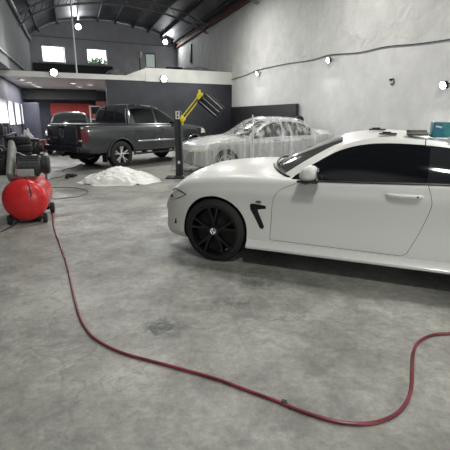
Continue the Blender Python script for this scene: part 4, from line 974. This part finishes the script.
def suv():
    root = thing('parked_hatchback', 'grey car facing forward in the open bay behind the pickup tailgate', 'car', (-6.35, 17.1, 0), R(-74))
    Wd = tab({.84: .55, .80: .66, .7: .76, .5: .84, .2: .88, -3: .88, -3.5: .8, -3.6: .7})
    zb = tab({.84: .35, .7: .26, -3: .26, -3.6: .4}); zs = tab({.84: .72, .7: .85, .4: .93, -.6: 1.02, -3.6: 1.05}); zt = tab({.84: .78, .7: .93, .4: 1.03, 0: 1.1, -.4: 1.14, -.7: 1.08, -3.6: 1.08})
    us = list(np.linspace(-3.6, .2, 40))+list(np.linspace(.25, .84, 14))
    C = [(-.45, 0, 1.15), (-.85, 0, 1.42), (-1.2, 0, 1.62), (-1.6, 0, 1.69), (-2.4, 0, 1.68), (-3.1, 0, 1.6), (-3.35, 0, 1.35), (-3.55, 0, 1.08)]
    E = [(-.65, .78, 1.05), (-.95, .72, 1.32), (-1.25, .66, 1.53), (-1.6, .64, 1.6), (-2.4, .64, 1.6), (-3.05, .65, 1.53), (-3.3, .72, 1.3), (-3.5, .77, 1.06)]
    B = [(-.66, .83, 1.03), (-.95, .85, 1.03), (-1.25, .855, 1.04), (-1.6, .855, 1.04), (-2.4, .855, 1.05), (-3.0, .85, 1.05), (-3.3, .82, 1.05), (-3.5, .79, 1.05)]
    G = Greenhouse(C, E, B)
    me = simple_car(root, (Wd, zb, zs, zt), G, std_pts, us, .37, (0, -2.6), .33, M['suv_paint'], M['tint_glass'], [(.1, 3.1), (3.25, 5.5)], (.06, 2.05), (5.2, 6.9), [[(-.6, .4), (-.64, .95), (-1.6, 1.0), (-1.6, .4)]])
    for s in (1, -1):
        me, h = panel(me, [(.88, .74), (.86, .86), (.35, .94), (.45, .8)], 'y', *((.4, 1.2) if s > 0 else (-1.2, -.4)), 'headlight', root, .004, M['white_lens'])
    link('body', me, root)
    MB().box((.835, 0, .62), (.04, .8, .2), bev=.02).build('grille', M['gloss_black'], root)

# ------------------------------------------------------------------ other objects
def compressor():
    # tank axis runs away from the camera and slightly to the right
    base = ground(24, 228.5); ax = Vector((-.30, 1, 0)).normalized(); yaw = math.atan2(ax.y, ax.x)
    root = thing('air_compressor', 'red air compressor with a grey motor on its tank at the left edge', 'compressor', (base.x-.02, base.y+.12, 0), yaw)
    r, L, zc = .30, .95, .352
    prof = [(0, 0)]+[(r*math.sin(a), .15*(1-math.cos(a))) for a in np.linspace(.15, PI/2, 8)]+[(r, .2), (r, L-.2)]+[(r*math.sin(a), L-.15*(1-math.cos(a))) for a in np.linspace(PI/2, .15, 8)]+[(0, L)]
    MB().lathe(prof, 48, 'x', (0, 0, zc)).build('tank', M['red_paint'], root, ang=60)
    b = MB(); b.lathe([(r+.004, .17), (r+.006, .175), (r+.006, .19), (r+.004, .195)], 48, 'x', (0, 0, zc)); b.build('weld_band', M['pink_dust'], root)
    # dark strap/hose over the front dome
    b = MB(); b.tube(catmull([(.22, -.02, zc+r+.015), (.10, -.06, zc+.26), (.03, -.10, zc+.12), (.03, -.09, zc-.06), (.06, -.05, zc-.2)], 6), .014, 8); b.build('drain_hose', M['hose_dark'], root)
    b = MB(); b.box((L*.55, 0, zc+r+.012), (L*.72, .34, .03), bev=.008); b.box((L*.3, 0, zc+r-.03), (.06, .3, .1)); b.box((L*.8, 0, zc+r-.03), (.06, .3, .1)); b.build('platform', M['pink_dust'], root)
    # motor (axis across)
    m = MB(); zm = zc+r+.165
    m.lathe([(0, -.20), (.10, -.20), (.122, -.17), (.125, .12), (.0, .12)], 28, 'y', (.34, -.06, zm))
    for k in range(20):
        q = 2*PI*k/20; m.box((.34+.128*math.cos(q), -.08, zm+.128*math.sin(q)), (.02, .26, .006), Matrix.Rotation(-q, 3, 'Y'))
    mo = m.build('motor', M['motor_grey'], root)
    MB().lathe([(0, -.29), (.11, -.29), (.132, -.27), (.136, -.20), (0, -.2)], 28, 'y', (.34, -.06, zm)).build('fan_cover', M['dark_iron'], mo)
    MB().box((.20, -.04, zm-.09), (.07, .22, .1), bev=.01).build('terminal_box', M['box_grey'], mo)
    MB().box((.34, -.06, zc+r+.035), (.2, .28, .04)).build('motor_foot', M['dark_iron'], mo)
    # pump
    p = MB(); p.box((.62, .34, zc+r+.13), (.2, .2, .2), bev=.03); p.box((.62, .30, zc+r+.03), (.16, .2, .05))
    for k in range(7): p.box((.62, .34, zc+r+.26+.022*k), (.17, .15, .009), bev=.003)
    p.box((.62, .34, zc+r+.42), (.15, .13, .03), bev=.01); p.build('pump', M['dark_iron'], root)
    MB().lathe([(0, -.05), (.07, -.05), (.07, .05), (0, .05)], 20, 'x', (.48, .34, zc+r+.35)).build('air_filter', M['dark_iron'], root)
    # belt guard: slanted slab at the left side
    g = MB(); g.box((.40, .16, zc+r+.23), (.64, .085, .21), Matrix.Rotation(R(-44), 3, 'Y'), bev=.035); g.build('belt_guard', M['guard_grey'], root)
    f = MB(); f.lathe([(.09, -.02), (.12, -.02), (.12, .02), (.09, .02)], 28, 'y', (.58, .245, zc+r+.24), close=True)
    for k in range(5):
        q = 2*PI*k/5; f.tube([(.58, .245, zc+r+.24), (.58+.1*math.cos(q), .245, zc+r+.24+.1*math.sin(q))], .014, 6)
    f.build('flywheel', M['dark_iron'], root)
    # pipes, gauge, pressure switch
    b = MB(); b.tube(catmull([(.62, .25, zc+r+.38), (.72, .05, zc+r+.28), (.80, -.22, zc+r+.1), (.76, -.24, zc+.18)], 6), .013, 8); b.build('delivery_pipe', M['steel_light'], root)
    MB().box((.75, -.16, zc+r+.09), (.1, .09, .12), bev=.012).build('pressure_switch', M['black_plastic'], root)
    MB().lathe([(0, -.03), (.035, -.03), (.035, 0), (0, 0)], 16, 'x', (.69, -.2, zc+r+.12)).build('gauge', M['alloy'], root)
    # handle and valve at the rear
    b = MB(); b.tube(catmull([(L-.12, -.2, zc+.15), (L+.12, -.2, zc+.26), (L+.18, -.2, zc+.42), (L+.18, .2, zc+.42), (L+.12, .2, zc+.26), (L-.12, .2, zc+.15)], 5), .016, 8); b.build('handle', M['pink_dust'], root)
    # feet and wheels
    for s in (1, -1):
        b = MB(); b.box((.16, s*.17, .12), (.05, .04, .12)); b.box((.16, s*.17, .14), (.09, .05, .03)); fo = b.build('bracket', M['dark_iron'], root)
        MB().lathe([(0, -.025), (.062, -.025), (.07, -.015), (.07, .015), (.062, .025), (0, .025)], 24, 'y', (.16, s*.235, .07)).build('wheel', M['rubber'], fo)
        b = MB(); b.box((L-.15, s*.2, .16), (.05, .05, .2)); fo = b.build('bracket', M['dark_iron'], root)
        MB().lathe([(0, -.03), (.075, -.03), (.085, -.018), (.085, .018), (.075, .03), (0, .03)], 24, 'y', (L-.15, s*.27, .085)).build('wheel', M['rubber'], fo)
    b = MB(); b.tube([(.16, -.25, .075), (.16, .25, .075)], .016, 8); b.tube([(L-.15, -.28, .085), (L-.15, .28, .085)], .016, 8); b.build('axle', M['dark_iron'], root)
    b = MB(); b.box((.30, -.1, .075), (.05, .08, .15)); b.box((.30, -.1, .012), (.12, .12, .024)); b.build('foot', M['dark_iron'], root)

def hoses():
    def P(l, r): 
        out = []
        for q in l:
            p = ground(q[0], q[1]); out.append((p.x, p.y, r+(q[2] if len(q) > 2 else 0)))
        return out
    r = .0105
    path = P([(45, 203, .10), (50, 206, .02), (52.5, 213), (54, 228), (60, 245), (66, 262), (70, 278), (74, 297), (80, 318), (90, 335), (105, 346), (125, 355), (150, 362), (180, 370), (215, 380), (245, 391), (275, 402), (305, 414), (340, 424), (370, 425), (392, 418), (405, 406), (411, 390), (412, 372), (413, 355), (418, 344), (430, 337), (445, 335), (462, 336), (500, 345)], r)
    b = MB(); b.tube(catmull(path, 7), r, 10); tag(b.build('air_hose', M['hose_red']), 'long red air hose snaking across the concrete floor from the compressor', 'hose')
    r2 = .006
    path = P([(38, 204, .12), (48, 189.5, .02), (60, 187.5), (76, 188.3), (86, 190.5), (87.5, 193), (80, 196.5), (66, 198.2), (55, 199.3, .0), (49, 201, .06)], r2)
    b = MB(); b.tube(catmull(path, 7), r2, 8); tag(b.build('thin_hose', M['hose_dark']), 'thin dark red hose looped on the floor between compressor and plastic heap', 'hose')
    path = P([(-12, 238), (0, 232.5), (10, 228), (17, 222.5), (21, 217, .02)], .007)
    b = MB(); b.tube(catmull(path, 7), .007, 8); tag(b.build('power_cable', M['cable_black']), 'black power cable on the floor under the compressor at the left edge', 'cable')
    p = ground(284, 405.5); b = MB(); b.tube(catmull([(0, .012, .012), (.012, -.002, .02), (.02, -.02, .012), (.028, -.035, .005)], 5), .005, 6); b.box((0, .008, .012), (.03, .03, .024), Matrix.Rotation(-.4, 3, 'Z'), bev=.006)
    tag(b.build('hose_clip', M['cable_black'], loc=(p.x, p.y, 0)), 'small black clip on the red air hose near the bottom of the picture', 'clip')
    # thin red-brown loose cords on the floor beside the pickup
    path = P([(46, 181), (53, 178.5), (60, 177.5), (66, 175)], .008); b = MB(); b.tube(catmull(path, 6), .008, 6); tag(b.build('loose_cord', M['cable_black']), 'short dark cord on the floor behind the compressor', 'cord')
    path = P([(62, 171), (68, 169), (75, 167.5), (82, 164)], .012); b = MB(); b.tube(catmull(path, 6), .012, 6); tag(b.build('extension_lead', M['pink_dust']), 'dull red cord on the floor beneath the pickup tailgate', 'cord')
    p = ground(71, 177.5); t = thing('impact_wrench', 'small black power tool lying on the floor between compressor and pickup', 'power tool', (p.x, p.y, 0), R(8))
    MB().lathe([(0, -.12), (.045, -.11), (.05, .06), (.03, .11), (.018, .16), (0, .16)], 14, 'x', (0, 0, .055)).build('tool_body', M['dark_iron'], t)
    MB().box((-.05, -.09, .03), (.05, .16, .055), bev=.012).build('grip', M['black_plastic'], t)
    MB().box((-.05, -.19, .035), (.09, .07, .068), bev=.01).build('battery', M['black_plastic'], t)

def heap():
    c = ground(120, 180.8); b = MB(); n = 90
    def fn(x, y):
        X, Y = x*.98, y*.80
        rr = x*x+y*y*1.0
        edge = .12*noise.noise(Vector((math.atan2(y, x)*1.6, 3, 0)))
        k = max(0, 1-(rr**.5/(.93+edge))**2.2)
        skew = .62+.38*math.exp(-((x-.02)/.42)**2)
        rid = abs(noise.noise(Vector((X*4.5, Y*6, 1))))*.14+abs(noise.noise(Vector((X*11, Y*13, 5))))*.07
        z = .33*k**.58*skew*(1+.15*noise.noise(Vector((X*2.2, Y*3, 9))))-rid*min(1, k*3)*.8+.018*min(1, k*4)
        return (X+.03*noise.noise(Vector((X*5, Y*5, 7))), Y+.03*noise.noise(Vector((X*5, Y*5, 17))), max(.003, z) if k > 0 else .003)
    xs = np.linspace(-1.12, 1.12, n); ys = np.linspace(-1.1, 1.1, n)
    V = []; F_ = []
    idx = {}
    for i, x in enumerate(xs):
        for j, y in enumerate(ys): idx[i, j] = len(V); V.append(fn(x, y))
    def ins(x, y): return (x*x+y*y)**.5 < .99+.10*noise.noise(Vector((math.atan2(y, x)*2.4, 8, 0)))
    for i in range(n-1):
        for j in range(n-1):
            if ins((xs[i]+xs[i+1])/2, (ys[j]+ys[j+1])/2): F_.append([idx[i, j], idx[i+1, j], idx[i+1, j+1], idx[i, j+1]])
    b.add(V, F_); me = b.mesh('plastic_heap', [M['heap']], ang=80)
    bm = bmesh.new(); bm.from_mesh(me); bmesh.ops.delete(bm, geom=[v for v in bm.verts if not v.link_faces], context='VERTS'); bm.to_mesh(me); bm.free()
    tag(link('plastic_heap', me, loc=(c.x, c.y, 0)), 'crumpled heap of white plastic sheeting on the floor before the pickup', 'plastic heap')

def ir_lamp():
    p = Vector((-1.13, 10.2, 0))
    root = thing('curing_lamp_stand', 'dark grey upright stand with a yellow arm before the covered sedan', 'lamp stand', p, 0)
    b = MB(); b.box((-.12, 0, .025), (.42, .40, .03), bev=.008); b.box((0, 0, .055), (.26, .3, .03), bev=.006); b.build('base_plate', M['column_grey'], root)
    for x, y in ((-.3, -.17), (-.3, .17), (.06, -.17), (.06, .17)): MB().lathe([(0, -.02), (.012, -.02), (.012, .02), (0, .02)], 12, 'y', (x, y, .013)).build('castor', M['rubber'], root)
    b = MB(); b.box((0, 0, .84), (.17, .15, 1.55), bev=.008); co = b.build('column', M['column_grey'], root)
    b = MB(); b.box((.03, -.081, .84), (.05, .012, 1.4)); b.build('guide_slot', M['dark_iron'], co, smooth=False)
    MB().box((0, -.084, 1.52), (.10, .008, .18)).build('sticker', M['sticker'], co, smooth=False)
    MB().box((.0, -.088, 1.56), (.04, .004, .05)).build('sticker_mark', M['dark_iron'], co, smooth=False); MB().box((.0, -.088, 1.48), (.04, .004, .05)).build('sticker_mark', M['dark_iron'], co, smooth=False)
    MB().box((-.0, -.084, .40), (.06, .008, .07)).build('sticker', M['sticker'], co, smooth=False)
    # yellow arm
    A = Vector((.10, -.02, 1.43)); B2 = Vector((.545, -.02, 1.955))
    dv = (B2-A); le = dv.length; rot = Matrix.Rotation(-math.atan2(dv.z, dv.x), 3, 'Y')
    b = MB()
    off = Vector((-dv.z, 0, dv.x)).normalized()*.045
    b.tube([A+off*.8, B2+off*.8], .016, 10); b.tube([A-off*.8, B2-off*.8], .016, 10); arm = b.build('arm', M['yellow'], root)
    b = MB(); b.box(A, (.12, .12, .14), rot, bev=.02); b.box(Vector((.09, 0, 1.37)), (.07, .1, .16), bev=.01); b.build('arm_bracket', M['yellow'], arm)
    b = MB(); b.lathe([(0, -.06), (.085, -.06), (.085, .06), (0, .06)], 24, 'y', tuple(B2)); b.box(B2+Vector((-.02, 0, .1)), (.05, .07, .09), bev=.01); b.build('knuckle', M['yellow'], arm)
    # lamp head: dark cassette with three pale tubes, tilted
    h = MB(); dh = Vector((.58, 0, -.50)); nrm = Vector((.65, 0, .76)).normalized(); rot2 = Matrix.Rotation(math.atan2(.50, .58), 3, 'Y')
    c = B2+Vector((.25, -.02, -.20))
    h.box(c, (.60, .08, .34), rot2, bev=.015); hd = h.build('lamp_head', M['black_plastic'], root)
    zz = rot2 @ Vector((0, 0, 1)); xx = rot2 @ Vector((1, 0, 0))
    for k in (-1, 0, 1):
        m = c+zz*(.11*k)+Vector((0, -.05, 0)); MB().tube([m-xx*.26, m+xx*.26], .009 if k < 1 else .012, 8).build('heater_tube', M['reflector'], hd)

def left_clutter():
    def at(px, py, Y, z=None):
        a = (px-225)/F; b = (225-py)/F; c, s = math.cos(PITCH), math.sin(PITCH); r = Vector((a, c+b*s, -s+b*c)); return Vector((0, 0, CAMH))+r*(Y/r.y)
    # workbench by the wall
    p = at(4, 150, 15.2); yaw = RZ+PI/2
    t = thing('workbench', 'dark workbench against the left wall below the curtained windows', 'workbench', W(-2.26, 16.7), yaw)
    MB().box((0, 0, .86), (3.0, .5, .07), bev=.01).build('bench_top', M['steel_dark'], t)
    for x in (-1.4, 1.4):
        for y in (-.19, .19): MB().box((x, y, .415), (.08, .08, .83)).build('leg', M['steel_dark'], t, smooth=False)
    MB().box((0, .05, .3), (2.8, .42, .05)).build('lower_shelf', M['steel_dark'], t, smooth=False)
    for x, h, w, lb, m in ((-1.2, .32, .3, 'dark tin on the near end of the workbench', 'steel_dark'), (-.6, .24, .4, 'low dark case on the workbench', 'blue_grey'), (.2, .36, .26, 'tall blue-grey canister on the workbench', 'blue_grey'), (.8, .2, .4, 'flat dark case on the far end of the workbench', 'dark_iron')):
        q = W(-2.26, 16.7)+Matrix.Rotation(yaw, 3, 'Z') @ Vector((x, 0, .896)); tag(MB().box((0, 0, h/2), (w, .3, h), bev=.02).build('tool_case', M[m], loc=q, rotz=yaw), lb, 'case', 'cases on the workbench')
    # tyres
    tp = W(-1.55, 14.1)
    for k in range(4):
        b = MB(); b.lathe([(.2, -.1), (.29, -.11), (.33, -.07), (.335, 0), (.33, .07), (.29, .11), (.2, .1)], 32, 'z', close=True)
        o = b.build('tyre', M['rubber'], loc=tp+Vector((.02*(-1)**k, .015*k, .112+.222*k)))
        tag(o, 'black tyre in the stack by the left wall, %s' % ('lowest of four', 'second from the floor', 'third from the floor', 'topmost of four')[k], 'tyre', 'stacked black tyres')
    # engine on a stand
    e = at(31, 152, 15.6); e.z = 0
    t = thing('engine_block', 'dark engine block on a low stand by the left wall', 'engine', e, RZ)
    MB().box((0, 0, .10), (.9, .6, .06), bev=.01).build('pallet', M['dark_iron'], t)
    for x, y in ((-.38, -.22), (.38, -.22), (-.38, .22), (.38, .22)): MB().box((x, y, .035), (.08, .08, .07)).build('foot', M['dark_iron'], t)
    b = MB(); b.box((0, 0, .36), (.62, .45, .44), bev=.03); b.box((.05, 0, .62), (.55, .3, .12), bev=.03); b.build('block', M['dark_iron'], t)
    for k in range(4): MB().tube(catmull([(-.2+.14*k, -.2, .55), (-.2+.14*k, -.33, .52), (-.2+.12*k, -.36, .38)], 4), .03, 8).build('intake_pipe', M['motor_grey'], t)
    MB().lathe([(0, -.04), (.14, -.04), (.14, .04), (0, .04)], 24, 'x', (.36, 0, .34)).build('pulley', M['steel_dark'], t)
    # white bag on the engine
    b = MB(); us = np.linspace(0, 2*PI, 25); vs = np.linspace(0, PI/2, 10)
    def fn(a, q):
        a = 0 if a > 2*PI-1e-6 else a
        d = Vector((math.cos(a)*math.cos(q), math.sin(a)*math.cos(q), math.sin(q))); k = 1+.6*noise.noise(d*2.2+Vector((4, 1, 0)))
        return (d.x*.20*k, d.y*.14*k, d.z*.30*k)
    b.grid(fn, us, vs); b.add([fn(a, 0) for a in us[:-1]], [list(range(24))]); tag(b.build('plastic_bag', M['rag'], loc=e+Vector((-.06, 0, .683))), 'crumpled white plastic bag on top of the dark engine block', 'bag')
    # red bin beyond
    q = at(37, 150, 18.2); q.z = 0
    t = thing('red_toolbox', 'dull red toolbox on the floor beyond the engine block', 'toolbox', q, RZ)
    MB().box((0, 0, .22), (.75, .45, .44), bev=.02).build('box_body', M['red_dull'], t); MB().box((0, 0, .47), (.77, .47, .05), bev=.01).build('lid', M['pink_dust'], t)
    MB().tube([(-.12, 0, .49), (-.12, 0, .55), (.12, 0, .55), (.12, 0, .49)], .012, 6).build('handle', M['dark_iron'], t)
    # low grey crate in front of the engine
    q = at(27, 158, 13.4); q.z = 0
    tag(MB().box((0, 0, .14), (.6, .4, .28), bev=.02).build('low_crate', M['motor_grey'], loc=q, rotz=RZ), 'low grey crate on the floor behind the compressor motor', 'crate')
    # dark blue locker / door by the bay
    q = W(-2.0, 25.5)
    t = thing('tall_locker', 'tall dark blue locker beside the far curtained window', 'locker', q, RZ)
    MB().box((0, 0, 1.1), (.8, .6, 2.2), bev=.02).build('locker_body', M['blue_grey'], t); MB().box((.0, -.31, 1.1), (.7, .02, 2.1), bev=.005).build('locker_door', M['blue_grey'], t)

def outside():
    t = thing('tree', 'leafy tree outside the right gable window', 'tree', W(2.6, 39.5), 0)
    MB().tube([(0, 0, 0), (.1, 0, 2.5), (0, .1, 4.6)], [.25, .2, .12], 10).build('trunk', M['trunk'], t)
    b = MB(); rnd = random.Random(3)
    for k in range(1400):
        d = Vector((rnd.gauss(0, 1), rnd.gauss(0, 1), rnd.gauss(0, 1))).normalized()*(rnd.random()**.4)
        c = Vector((d.x*1.5, d.y*1.3, 5.35+d.z*1.05)); a = Vector((rnd.gauss(0, 1), rnd.gauss(0, 1), rnd.gauss(0, 1))).normalized(); u = a.orthogonal().normalized(); v = a.cross(u); s = .10+.08*rnd.random()
        b.add([c-u*s, c+v*s*.5, c+u*s, c-v*s*.5], [[0, 1, 2, 3]])
    b.build('crown', M['leaves'], t, smooth=False, merge=False)

room(); lamps()
cr, cg = coupe(); roof_items(cr, cg)
pickup(); sedan(); suv()
compressor(); hoses(); heap(); ir_lamp(); left_clutter(); outside()

# ------------------------------------------------------------------ world, camera, view
w = bpy.data.worlds.new('world'); sc.world = w; w.use_nodes = True
bg = w.node_tree.nodes['Background']; bg.inputs[0].default_value = (.92, .96, 1, 1); bg.inputs[1].default_value = 3.6
cam = bpy.data.cameras.new('camera'); co = bpy.data.objects.new('camera', cam); COL.objects.link(co)
cam.sensor_width = 36; cam.sensor_fit = 'HORIZONTAL'; cam.lens = 36*F/450; cam.clip_start = .05; cam.clip_end = 200
co.location = (0, 0, CAMH); co.rotation_euler = (PI/2-PITCH, 0, 0); sc.camera = co
sc.view_settings.view_transform = 'Standard'; sc.view_settings.look = 'None'; sc.view_settings.gamma = 1; sc.view_settings.use_curve_mapping = False
sc.view_settings.exposure = .2
